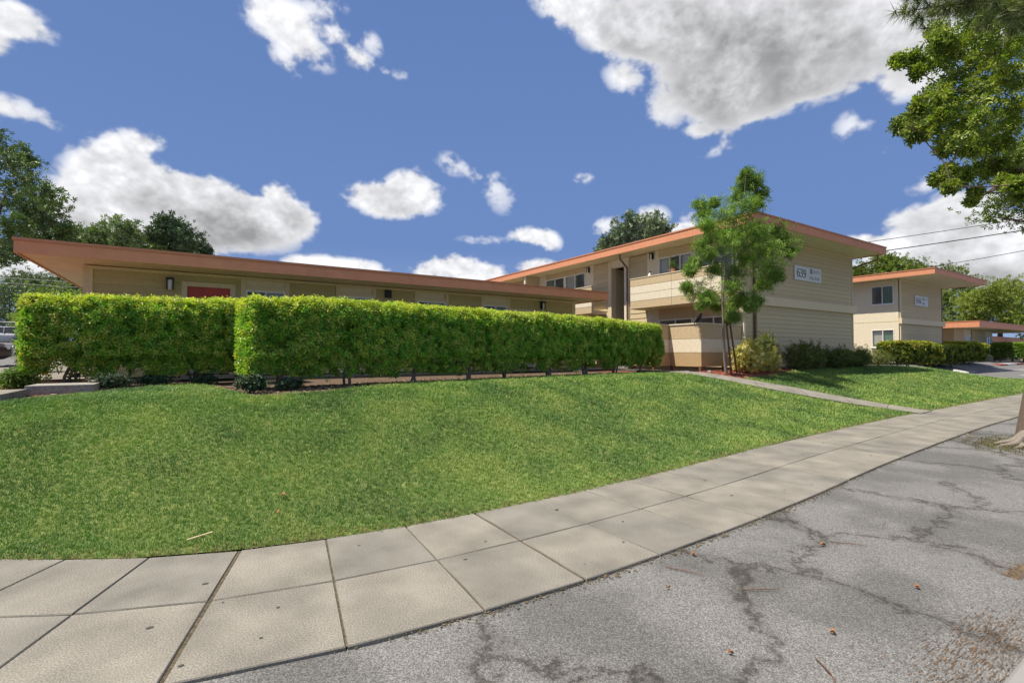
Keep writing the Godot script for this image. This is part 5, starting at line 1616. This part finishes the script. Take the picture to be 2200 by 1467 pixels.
func tree(called: String, key: String, girth: float, sub: int, per: int, blob: float, mesh: Mesh, m: Material, bark: Material, cols: Array, label: String, group := "", stretch := Vector3.ONE) -> Node3D:
	var d: Array = TREES[key]
	var base: Vector3 = d[0]
	var t := thing(called, label, "tree", base, group)
	var spine: Array = []
	for p in d[1]:
		spine.append(base + p)
	spine[0] = base + Vector3(0, -0.1, 0)
	var rads := []
	for k in spine.size():
		rads.append(girth * lerpf(1.0, 0.12, float(k) / (spine.size() - 1)) * (1.25 if k == 0 else 1.0))
	var st := mb()
	tube(st, spine, rads, 10)
	obj("trunk", st, bark, t)
	st = mb()
	var xs := []
	var cs := []
	# limbs branch: a lobe hangs on the nearest limb that already carries another
	var nodes := []
	for k in range(1, spine.size()):
		nodes.append([spine[k], rads[k] * 0.5])
	var order: Array = d[2].duplicate()
	var reach := func(l):
		var w := 1e9
		for q in spine:
			w = minf(w, q.distance_to(base + Vector3(l[0], l[1], l[2])))
		return w
	order.sort_custom(func(u, v): return reach.call(u) < reach.call(v))
	for l in order:
		var c: Vector3 = base + Vector3(l[0], l[1], l[2])
		var r: float = l[3]
		var best := 0
		var cost := 1e9
		for k in nodes.size():
			var w: float = nodes[k][0].distance_to(c) + (0.5 * girth * 6.0 if nodes[k][0].y > c.y + 0.3 else 0.0)
			if w < cost:
				cost = w
				best = k
		var from: Vector3 = nodes[best][0]
		var lr: float = maxf(0.012, minf(nodes[best][1] * 0.8, girth * 0.4))
		var bend := from.lerp(c, 0.5) + Vector3(rng.randfn(), -absf(rng.randfn()) * 0.6, rng.randfn()) * cost * 0.09
		tube(st, [from, bend, c], [lr, lr * 0.8, lr * 0.62], 6)
		nodes.append([c, lr * 0.62])
		lr = minf(lr, 0.06)
		var own := 0.85 + rng.randf() * 0.3
		for k in sub:
			var dv := Vector3(rng.randfn(), rng.randfn(), rng.randfn()).normalized()
			var q := c + dv * r * stretch * pow(rng.randf(), 0.5) * rng.randf_range(0.75, 1.3)
			if k % 2 == 0:
				tube(st, [c, c.lerp(q, 0.6) + Vector3(rng.randfn(), rng.randfn(), rng.randfn()) * r * 0.06, q], [lr * 0.32, lr * 0.2, lr * 0.08], 4, false)
			for j in per:
				var p := q + Vector3(rng.randfn(), rng.randfn() * 0.75, rng.randfn()) * r * blob
				xs.append(Transform3D(aim(dv * 0.7 + Vector3(rng.randfn(), rng.randfn() + 0.4, rng.randfn()), rng.randf_range(0.7, 1.25)), p - base))
				cs.append(mixc(cols) * own)
	obj("limbs", st, bark, t)
	copies("crown", mesh, m, xs, cs, t)
	done()
	return t

func build_trees():
	var ash := sprig(31, 9, 0.095, 0.024, 0.15, 0.25)
	var fresh := [Color(0.16, 0.27, 0.055), Color(0.26, 0.41, 0.085), Color(0.11, 0.20, 0.045), Color(0.36, 0.48, 0.12)]
	tree("young_tree", "young", 0.045, 21, 7, 0.44, ash, M.tree_leaf, M.bark_grey, fresh, "slender young tree tied to stakes in front of the patio wall")
	for s in [-1, 1]:
		var p := on(14.97 + s * 0.34, -9.62 - s * 0.12)
		var t := thing("tree_stake", ["left brown wooden stake holding the young tree", "right brown wooden stake holding the young tree"][0 if s < 0 else 1], "stake", p, "stakes of the young tree")
		var top := Vector3(14.88 + s * 0.1, 2.62, -9.78)
		var st := mb()
		tube(st, [p + Vector3(0, -0.1, 0), p.lerp(top, 0.5), top], [0.034, 0.032, 0.03], 8)
		obj("pole", st, M.stake, t)
		st = mb()
		var mid := p.lerp(top, 0.52)
		tube(st, [mid, mid.lerp(Vector3(14.93, mid.y - 0.1, -9.72), 0.5) + Vector3(0, -0.05, 0.05), Vector3(14.93, mid.y - 0.1, -9.66)], [0.018, 0.014, 0.018], 6)
		tube(st, [top + Vector3(0, -0.1, 0), top.lerp(Vector3(14.88, 2.5, -9.8), 0.6) + Vector3(0, 0.02, 0.06), Vector3(14.86, 2.5, -9.78)], [0.02, 0.016, 0.02], 6)
		obj("tie", st, M.rubber, t)
		done()
	var broad := sprig(32, 8, 0.22, 0.11, 0.25)
	var small := sprig(33, 9, 0.15, 0.075, 0.2)
	tree("oak_tree", "oak", 0.32, 20, 7, 0.30, small, M.dark_leaf, M.bark, [Color(0.128, 0.200, 0.057), Color(0.200, 0.285, 0.063), Color(0.086, 0.143, 0.045)], "large dark oak towering behind the left end of the low block")
	tree("round_tree", "backA", 0.3, 20, 9, 0.28, broad, M.dark_leaf, M.bark, [Color(0.171, 0.243, 0.086), Color(0.243, 0.314, 0.101)], "lighter round tree over the low roof, left of the dark one", "trees behind the low block")
	tree("round_tree", "backB", 0.3, 26, 10, 0.28, broad, M.dark_leaf, M.bark, [Color(0.072, 0.128, 0.057), Color(0.114, 0.171, 0.072)], "dark round tree over the low roof, right of the lighter one", "trees behind the low block")
	tree("round_tree", "lowA", 0.35, 26, 10, 0.3, broad, M.dark_leaf, M.bark, [Color(0.128, 0.200, 0.072), Color(0.184, 0.257, 0.086)], "broad dark tree above the tiled roof at the left edge", "trees along the side street")
	tree("round_tree", "lowB", 0.35, 26, 10, 0.3, broad, M.dark_leaf, M.bark, [Color(0.114, 0.184, 0.072), Color(0.200, 0.257, 0.101)], "broad dark tree under the left end of the eave", "trees along the side street")
	tree("round_tree", "lowC", 0.22, 24, 9, 0.3, small, M.tree_leaf, M.bark, [Color(0.257, 0.342, 0.101), Color(0.200, 0.285, 0.086)], "smaller pale green tree just over the left hedge's shoulder", "trees along the side street")
	tree("plume_tree", "back639", 0.3, 24, 10, 0.26, broad, M.dark_leaf, M.bark, [Color(0.171, 0.228, 0.128), Color(0.257, 0.314, 0.184), Color(0.114, 0.171, 0.086)], "grey green plumed tree rising behind the roof of block 639", "", Vector3(0.8, 1.25, 0.8))
	var big := sprig(34, 8, 0.30, 0.15, 0.3)
	var olive := [Color(0.171, 0.237, 0.038), Color(0.247, 0.304, 0.057), Color(0.114, 0.171, 0.034)]
	tree("flat_tree", "r1", 0.4, 30, 11, 0.28, big, M.tree_leaf, M.bark, olive, "flat topped bright green tree over the roof of block 656", "trees behind the parking court")
	tree("round_tree", "r2", 0.4, 28, 10, 0.28, big, M.tree_leaf, M.bark, [Color(0.152, 0.209, 0.067), Color(0.209, 0.266, 0.076)], "loose grey green tree right behind block 656", "trees behind the parking court")
	tree("round_tree", "r3", 0.4, 30, 11, 0.26, broad, M.tree_leaf, M.bark, [Color(0.285, 0.361, 0.057), Color(0.380, 0.418, 0.076), Color(0.190, 0.266, 0.048)], "big yellow green round tree at the right edge above the far low block", "trees behind the parking court")
	street_tree()
	pine()
	second_street_tree()

func street_tree():
	var leaf := sprig(41, 9, 0.075, 0.04, 0.12)
	var cols := [Color(0.196, 0.275, 0.046), Color(0.298, 0.379, 0.065), Color(0.138, 0.207, 0.042), Color(0.390, 0.436, 0.081)]
	var t := tree("street_tree", "street", 0.27, 15, 6, 0.37, leaf, M.tree_leaf, M.bark, cols, "big leafy street tree at the right edge with roots spreading over the asphalt")
	# surface roots
	var base: Vector3 = TREES["street"][0]
	OFF = base
	for k in 9:
		var a := PI * 0.62 + k * 0.22
		var st := mb()
		var pts := []
		var rads := []
		var long := rng.randf_range(0.6, 1.15)
		for j in 6:
			var u := j / 5.0
			pts.append(base + Vector3(cos(a + u * rng.randf_range(-0.25, 0.25)) * (0.24 + u * long), 0.16 * pow(1.0 - u, 2.0) - 0.01 + 0.02 * sin(u * 9.0 + k), sin(a) * (0.24 + u * long * 0.75)))
			rads.append(lerpf(0.085, 0.014, u))
		tube(st, pts, rads, 7)
		obj("root", st, M.bark_grey, t)
	done()

func pine():
	# a pine stands out of view to the right; the tips of its boughs hang into the top of the frame
	var base := Vector3(11.6, -0.03, -0.2)
	var t := thing("pine_tree", "pine boughs with long needles hanging in at the top right corner", "tree", base)
	var st := mb()
	tube(st, [base + Vector3(0, -0.1, 0), base + Vector3(0.1, 4, 0.1), base + Vector3(0, 9, 0)], [0.24, 0.18, 0.09], 10)
	obj("trunk", st, M.bark, t)
	var needles := SurfaceTool.new()
	var nst := mb()
	var r := RandomNumberGenerator.new()
	r.seed = 77
	var keep := OFF
	OFF = Vector3.ZERO
	for k in 46:
		var d := Vector3(r.randfn(), r.randf_range(0.1, 1.6), r.randfn()).normalized()
		var s := d.cross(Vector3(r.randfn(), r.randfn(), r.randfn())).normalized() * 0.0035
		var l := r.randf_range(0.14, 0.22)
		tri(nst, s, -s, d * l - Vector3(0, 0.03, 0))
	OFF = keep
	nst.generate_normals()
	var tuft := nst.commit()
	st = mb()
	var xs := []
	var cs := []
	var tips := []
	for g in [Vector3(7.70,6.00,-2.46),Vector3(8.21,6.12,-2.49),Vector3(8.18,6.15,-2.31),Vector3(8.20,6.55,-2.56),Vector3(8.88,6.30,-2.16),Vector3(8.29,5.76,-1.88),Vector3(8.42,5.87,-1.74),Vector3(9.67,6.19,-1.91),Vector3(8.24,6.35,-2.13),Vector3(8.93,5.94,-1.67)]:
		tips.append(g)
	for k in tips.size():
		var tip: Vector3 = tips[k]
		var from := base + Vector3(0.05, tip.y - base.y + 0.5, 0.05)
		var mid := from.lerp(tip, 0.6) + Vector3(0, 0.18, 0)
		tube(st, [from, mid, tip], [0.03, 0.014, 0.005], 6)
		for j in 34:
			var u := rng.randf_range(0.25, 1.05)
			var q := mid.lerp(tip, u) + Vector3(rng.randfn(), rng.randfn(), rng.randfn()) * 0.05
			xs.append(Transform3D(aim((tip - mid).normalized() + Vector3(rng.randfn(), rng.randfn(), rng.randfn()) * 0.5, rng.randf_range(0.8, 1.2)), q - base))
			cs.append(mixc([Color(0.085, 0.128, 0.051), Color(0.136, 0.170, 0.051), Color(0.221, 0.255, 0.051)]))
	obj("boughs", st, M.bark, t)
	copies("needles", tuft, M.dark_leaf, xs, cs, t)
	done()

func second_street_tree():
	# the next street tree along, beyond the right edge: its shade lies on the lawn
	var base := Vector3(24.4, 0.0, -3.0)
	var t := thing("street_tree", "next street tree beyond the right edge, shading lawn and sidewalk", "tree", base)
	var st := mb()
	tube(st, [base + Vector3(0, -0.1, 0), base + Vector3(0.1, 2, 0), base + Vector3(0, 5.0, -0.2), base + Vector3(0.1, 8, -0.3)], [0.3, 0.24, 0.16, 0.06], 10)
	obj("trunk", st, M.bark, t)
	st = mb()
	var xs := []
	var cs := []
	for k in 70:
		var c := base + Vector3(rng.randf_range(-0.6, 3.4), rng.randf_range(6.6, 9.6), rng.randf_range(-3.0, 2.4))
		tube(st, [base + Vector3(0.3, 4.8, -0.2), (base + Vector3(0.6, 5.6, -0.2)).lerp(c, 0.5), c], [0.07, 0.04, 0.012], 5)
		for j in 70:
			xs.append(Transform3D(rand_basis(rng.randf_range(0.8, 1.3)), c - base + Vector3(rng.randfn(), rng.randfn() * 0.7, rng.randfn()) * 0.3))
			cs.append(mixc([Color(0.145, 0.204, 0.034), Color(0.221, 0.281, 0.048)]))
	obj("limbs", st, M.bark, t)
	copies("crown", sprig(44, 8, 0.09, 0.045, 0.12), M.tree_leaf, xs, cs, t)
	done()

# ---------------------------------------------------------------- grass and litter
func blades(sd: int, n: int, tall: float, spread: float, width: float) -> ArrayMesh:
	var r := RandomNumberGenerator.new()
	r.seed = sd
	var st := mb()
	for k in n:
		var b := Vector3(r.randfn() * spread, -0.005, r.randfn() * spread)
		var a := r.randf() * TAU
		var lean := Vector3(cos(a), 0, sin(a)) * r.randf_range(0.1, 0.95)
		var l := tall * r.randf_range(0.55, 1.2)
		var w := Vector3(-sin(a), 0, cos(a)) * width * 0.5
		var mid := b + Vector3(0, l * 0.6, 0) + lean * l * 0.3
		var tip := b + Vector3(0, l * 0.92, 0) + lean * l * 0.85
		tri(st, b - w, b + w, mid + w * 0.8)
		tri(st, b - w, mid + w * 0.8, mid - w * 0.8)
		tri(st, mid - w * 0.8, mid + w * 0.8, tip)
	st.generate_normals()
	return st.commit()

func build_grass():
	var tufts := [blades(1, 16, 0.042, 0.019, 0.0042), blades(2, 15, 0.036, 0.021, 0.0046), blades(3, 12, 0.05, 0.02, 0.0040)]
	var xs := [[], [], []]
	var cs := [[], [], []]
	var fwd := Vector3(0.54, 0, -0.842)
	var right := Vector3(0.842, 0, 0.54)
	var dry := FastNoiseLite.new()
	dry.seed = 91
	dry.frequency = 0.7
	dry.fractal_octaves = 4
	var x := -5.0
	while x < 38.0:
		var z0 := along(EDGE, x) + 0.0
		var z1 := along(LAWN_BACK, x) - 0.03
		var depth := maxf(2.0, fwd.dot(Vector3(x, 0, (z0 + z1) * 0.5)))
		var dx := 0.036 * clampf(depth / 5.0, 0.8, 4.0)
		var z := z0
		while z > z1:
			var d := maxf(2.5, fwd.dot(Vector3(x, 0, z)))
			var size := clampf(d / 5.5, 0.9, 2.6)
			var dz := 0.027 * clampf(d / 5.0, 0.85, 3.4)
			z -= dz * rng.randf_range(0.7, 1.3)
			var lat := right.dot(Vector3(x, 0, z))
			if absf(lat) > d * 1.12 + 1.8:
				continue
			var px := x + rng.randf_range(-0.6, 0.6) * dx
			var pz := z + rng.randf_range(-0.5, 0.5) * dz
			if pz > along(EDGE, px) - 0.005 or (px > 11.5 and px < 17.0 and walk_gap(px, pz) < 0.5):
				continue
			var n := dry.get_noise_2d(px, pz)
			var n2 := patch.get_noise_2d(px * 0.55 + 50.0, pz * 0.55)
			var c := Color(0.125, 0.235, 0.055).lerp(Color(0.225, 0.345, 0.075), clampf(0.5 + n2 * 0.9, 0, 1))
			c = c.lerp(Color(0.08, 0.165, 0.045), clampf(-n * 1.7 - 0.1, 0, 0.7))
			if n > 0.14:
				c = c.lerp(Color(0.443, 0.474, 0.139), clampf((n - 0.14) * 2.2, 0, 0.5) * rng.randf_range(0.4, 1.0))
			if rng.randf() < 0.03:
				c = Color(0.516, 0.530, 0.197)
			c = c * rng.randf_range(0.82, 1.14)
			var edge := along(EDGE, px) - pz
			var v := rng.randi() % 3
			if edge < 0.13:
				size *= 0.9
				if rng.randf() < 0.35:
					c = Color(0.280, 0.228, 0.088) * rng.randf_range(0.6, 1.2)
			xs[v].append(Transform3D(Basis(Vector3.UP, rng.randf() * TAU).scaled(Vector3(size, size * rng.randf_range(0.75, 1.1) / (1.0 + 0.25 * (size - 1.0)), size)), on(px, pz, 0.0)))
			cs[v].append(c)
		x += dx
	print("grass ", xs[0].size() + xs[1].size() + xs[2].size())
	for v in 3:
		var g := copies("grass", tufts[v], M.blade, xs[v], cs[v])
		g.set_meta("kind", "stuff")
		g.set_meta("label", ["short mown green grass covering the sloping lawn", "finer mown grass mixed through the sloping lawn", "longer grass blades mixed through the sloping lawn"][v])
		g.set_meta("category", "grass")

func chips(sd: int) -> ArrayMesh:
	var st := mb()
	box(st, Vector3(-0.03, -0.005, -0.009), Vector3(0.03, 0.005, 0.009))
	st.generate_normals()
	return st.commit()

func build_details():
	# bark chips on the beds
	var chip := chips(1)
	var xs := []
	var cs := []
	for k in 5200:
		var x := rng.randf_range(12.8, 30.0)
		var z := rng.randf_range(along(LAWN_BACK, x) + 0.1, -11.0)
		if walk_gap(x, z) < 0.52:
			continue
		xs.append(Transform3D(Basis(Vector3.UP, rng.randf() * TAU) * Basis(Vector3.RIGHT, rng.randfn() * 0.3) * Basis(Vector3.FORWARD, rng.randfn() * 0.3) * Basis().scaled(Vector3.ONE * rng.randf_range(0.6, 1.5)), on(x, z, 0.0)))
		cs.append(mixc([Color(0.36, 0.09, 0.05), Color(0.28, 0.08, 0.05), Color(0.20, 0.08, 0.06), Color(0.42, 0.16, 0.10)]))
	for k in 1800:
		var x := rng.randf_range(-6.0, -1.9)
		var z := rng.randf_range(-11.0, -16.2)
		xs.append(Transform3D(Basis(Vector3.UP, rng.randf() * TAU) * Basis(Vector3.RIGHT, rng.randfn() * 0.3) * Basis(Vector3.FORWARD, rng.randfn() * 0.3) * Basis().scaled(Vector3.ONE * rng.randf_range(0.8, 1.7)), on(x, z, 0.0)))
		cs.append(mixc([Color(0.40, 0.09, 0.045), Color(0.32, 0.07, 0.04), Color(0.45, 0.15, 0.08)]))
	var red := copies("red_bark_chips", chip, M.dry, xs, cs)
	red.set_meta("kind", "stuff")
	tag(red, "red bark chips scattered over the planting beds", "mulch")
	xs = []
	cs = []
	for k in 5200:
		var x := rng.randf_range(-2.0, 12.6)
		var z := rng.randf_range(along(LAWN_BACK, x) + 0.05, along(LAWN_BACK, x) - 1.8)
		xs.append(Transform3D(Basis(Vector3.UP, rng.randf() * TAU) * Basis(Vector3.RIGHT, rng.randfn() * 0.3) * Basis().scaled(Vector3.ONE * rng.randf_range(0.4, 1.1)), on(x, z, -0.008)))
		cs.append(mixc([Color(0.20, 0.13, 0.08), Color(0.12, 0.08, 0.05), Color(0.30, 0.21, 0.13), Color(0.38, 0.30, 0.20)]))
	var brown := copies("brown_bark_chips", chip, M.dry, xs, cs)
	brown.set_meta("kind", "stuff")
	tag(brown, "brown bark chips and litter under the long hedges", "mulch")
	# crumbs of dirt and dry needles in the gap along the sidewalk
	xs = []
	cs = []
	for k in 5000:
		var x := rng.randf_range(-1.5, 20.0)
		var outer := rng.randf() < 0.55
		var z := along(EDGE, x) + (1.60 + absf(rng.randfn()) * 0.035 if outer else -0.035 + rng.randfn() * 0.02)
		xs.append(Transform3D(Basis(Vector3.UP, rng.randf() * TAU) * Basis(Vector3.RIGHT, rng.randfn() * 0.3) * Basis().scaled(Vector3(0.3, 0.4, 0.3) * rng.randf_range(0.4, 1.2)), Vector3(x, -0.016 if outer else 0.0, z)))
		cs.append(mixc([Color(0.15, 0.11, 0.06), Color(0.10, 0.08, 0.05), Color(0.20, 0.15, 0.08), Color(0.09, 0.10, 0.04)]))
	for k in 1500:
		var q := Vector2(3.55 + rng.randfn() * 0.42, -0.86 + rng.randfn() * 0.1) if k < 1150 else Vector2(5.12 + rng.randfn() * 0.14, -0.98 + rng.randfn() * 0.1)
		if q.y > -0.70:
			continue
		xs.append(Transform3D(Basis(Vector3.UP, rng.randf() * TAU).scaled(Vector3(0.75, 0.12, 0.05) * rng.randf_range(0.5, 1.5)), Vector3(q.x, -0.018 if k < 1150 else -0.052, q.y)))
		cs.append(mixc([Color(0.20, 0.11, 0.05), Color(0.13, 0.085, 0.05), Color(0.26, 0.15, 0.07), Color(0.10, 0.075, 0.05)]))
	var crumbs := copies("dry_litter", chip, M.dry, xs, cs)
	crumbs.set_meta("kind", "stuff")
	tag(crumbs, "dry needles and dirt gathered along sidewalk and kerb", "litter")
	# single dead leaves
	var spots := [[2.65, -0.018, -2.2, "orange dead leaf on the asphalt in front of the sidewalk's middle"], [3.25, -0.016, -2.45, "orange dead leaf against the sidewalk edge"], [2.35, -0.016, -1.55, "orange brown dead leaf low in the middle of the asphalt"], [3.0, -0.016, -1.35, "rusty dead leaf near the bottom of the asphalt"], [4.05, -0.016, -1.3, "reddish dead leaf near the right edge of the asphalt"], [4.3, -0.016, -2.0, "dead leaf in a crack of the asphalt, farther right"]]
	for s in spots:
		dead_leaf(Vector3(s[0], s[1] + 0.008, s[2]), rng.randf_range(0.014, 0.026), s[3])
	dead_leaf(on(0.72, -5.35, 0.05), 0.045, "larger orange dead leaf lying on the left lawn")
	dead_leaf(on(0.62, -5.0, 0.045), 0.03, "small brown dead leaf lying nearer on the left lawn")
	dead_leaf(on(0.78, -7.3, 0.05), 0.028, "tiny orange dead leaf far up the left lawn")
	# stick in the grass
	var p := on(0.02, -4.78, 0.045)
	var t := thing("wood_sliver", "pale straight sliver of wood on the lawn near the sidewalk", "stick", p)
	XF = Transform3D(Basis(Vector3.UP, 2.04), p)
	var st := mb()
	box(st, Vector3(-0.006, -0.003, -0.10), Vector3(0.006, 0.003, 0.10))
	obj("sliver", st, M.pale_wood, t)
	done()
	for w in [[3.15, -1.85, 0.5, "thin brown twig on the asphalt near its middle"], [2.95, -2.3, 1.1, "thin dark twig on the asphalt by the sidewalk"], [2.6, -1.2, 2.3, "thin reddish twig low on the asphalt"], [4.5, -1.9, 0.9, "long thin twig on the right of the asphalt"]]:
		var q := Vector3(w[0], -0.012, w[1])
		t = thing("twig", w[3], "twig", q)
		st = mb()
		var a := Vector3(cos(w[2]), 0, sin(w[2])) * 0.13
		tube(st, [q - a, q + Vector3(0.01, 0.004, 0.012), q + a], [0.003, 0.0035, 0.002], 5)
		obj("stem", st, M.stake, t)
		done()
	# pale rubble by the patio post
	for s in [[13.5, -10.35, 0.11, "pale flat stone beside the patio wall's post"], [14.6, -10.3, 0.07, "smaller pale stone by the garden walk"]]:
		var q := on(s[0], s[1], 0.02)
		t = thing("stone", s[3], "stone", q)
		st = mb()
		tube(st, [q + Vector3(0, -0.03, 0), q + Vector3(0, 0.0, 0.005), q + Vector3(0.01, 0.035, 0), q + Vector3(0.01, 0.05, 0)], [s[2], s[2] * 1.2, s[2] * 0.95, s[2] * 0.4], 9)
		obj("rock", st, M.kerb, t)
		done()
	# moss and weeds about the roots of the street tree
	xs = []
	cs = []
	var b: Vector3 = TREES["street"][0]
	for k in 900:
		var q := Vector2(b.x - 0.5 + rng.randfn() * 0.5, b.z - 0.15 + rng.randfn() * 0.3)
		xs.append(Transform3D(Basis(Vector3.UP, rng.randf() * TAU).scaled(Vector3.ONE * rng.randf_range(0.7, 1.4)), Vector3(q.x, -0.015, q.y)))
		cs.append(mixc([Color(0.12, 0.15, 0.03), Color(0.20, 0.17, 0.06), Color(0.16, 0.11, 0.05)]))
	var weeds := copies("weeds", blades(9, 8, 0.03, 0.02, 0.005), M.blade, xs, cs)
	weeds.set_meta("kind", "stuff")
	tag(weeds, "low weeds and moss about the street tree's roots", "weeds")

func dead_leaf(p: Vector3, size: float, label: String):
	var t := thing("dead_leaf", label, "leaf", p, "dead leaves on the ground")
	XF = Transform3D(Basis(Vector3.UP, rng.randf() * TAU) * Basis(Vector3.RIGHT, rng.randf_range(-0.2, 0.2)), p)
	var st := mb()
	var n := 10
	for k in n:
		var a := TAU * k / n
		var c := TAU * (k + 1) / n
		var ra := size * (0.6 + 0.4 * absf(cos(a * 1.5)))
		var rb := size * (0.6 + 0.4 * absf(cos(c * 1.5)))
		tri(st, Vector3.ZERO, Vector3(cos(c) * rb, 0.006 + 0.012 * sin(c * 2.0), sin(c) * rb * 0.6), Vector3(cos(a) * ra, 0.006 + 0.012 * sin(a * 2.0), sin(a) * ra * 0.6))
	var o := obj("blade", st, M.dead_leaf, t)
	st = mb()
	tube(st, [Vector3(-size * 0.4, 0.004, 0), Vector3(-size * 1.4, 0.006, size * 0.2)], [0.0016, 0.001], 4)
	obj("stalk", st, M.dead_leaf, t)
	done()
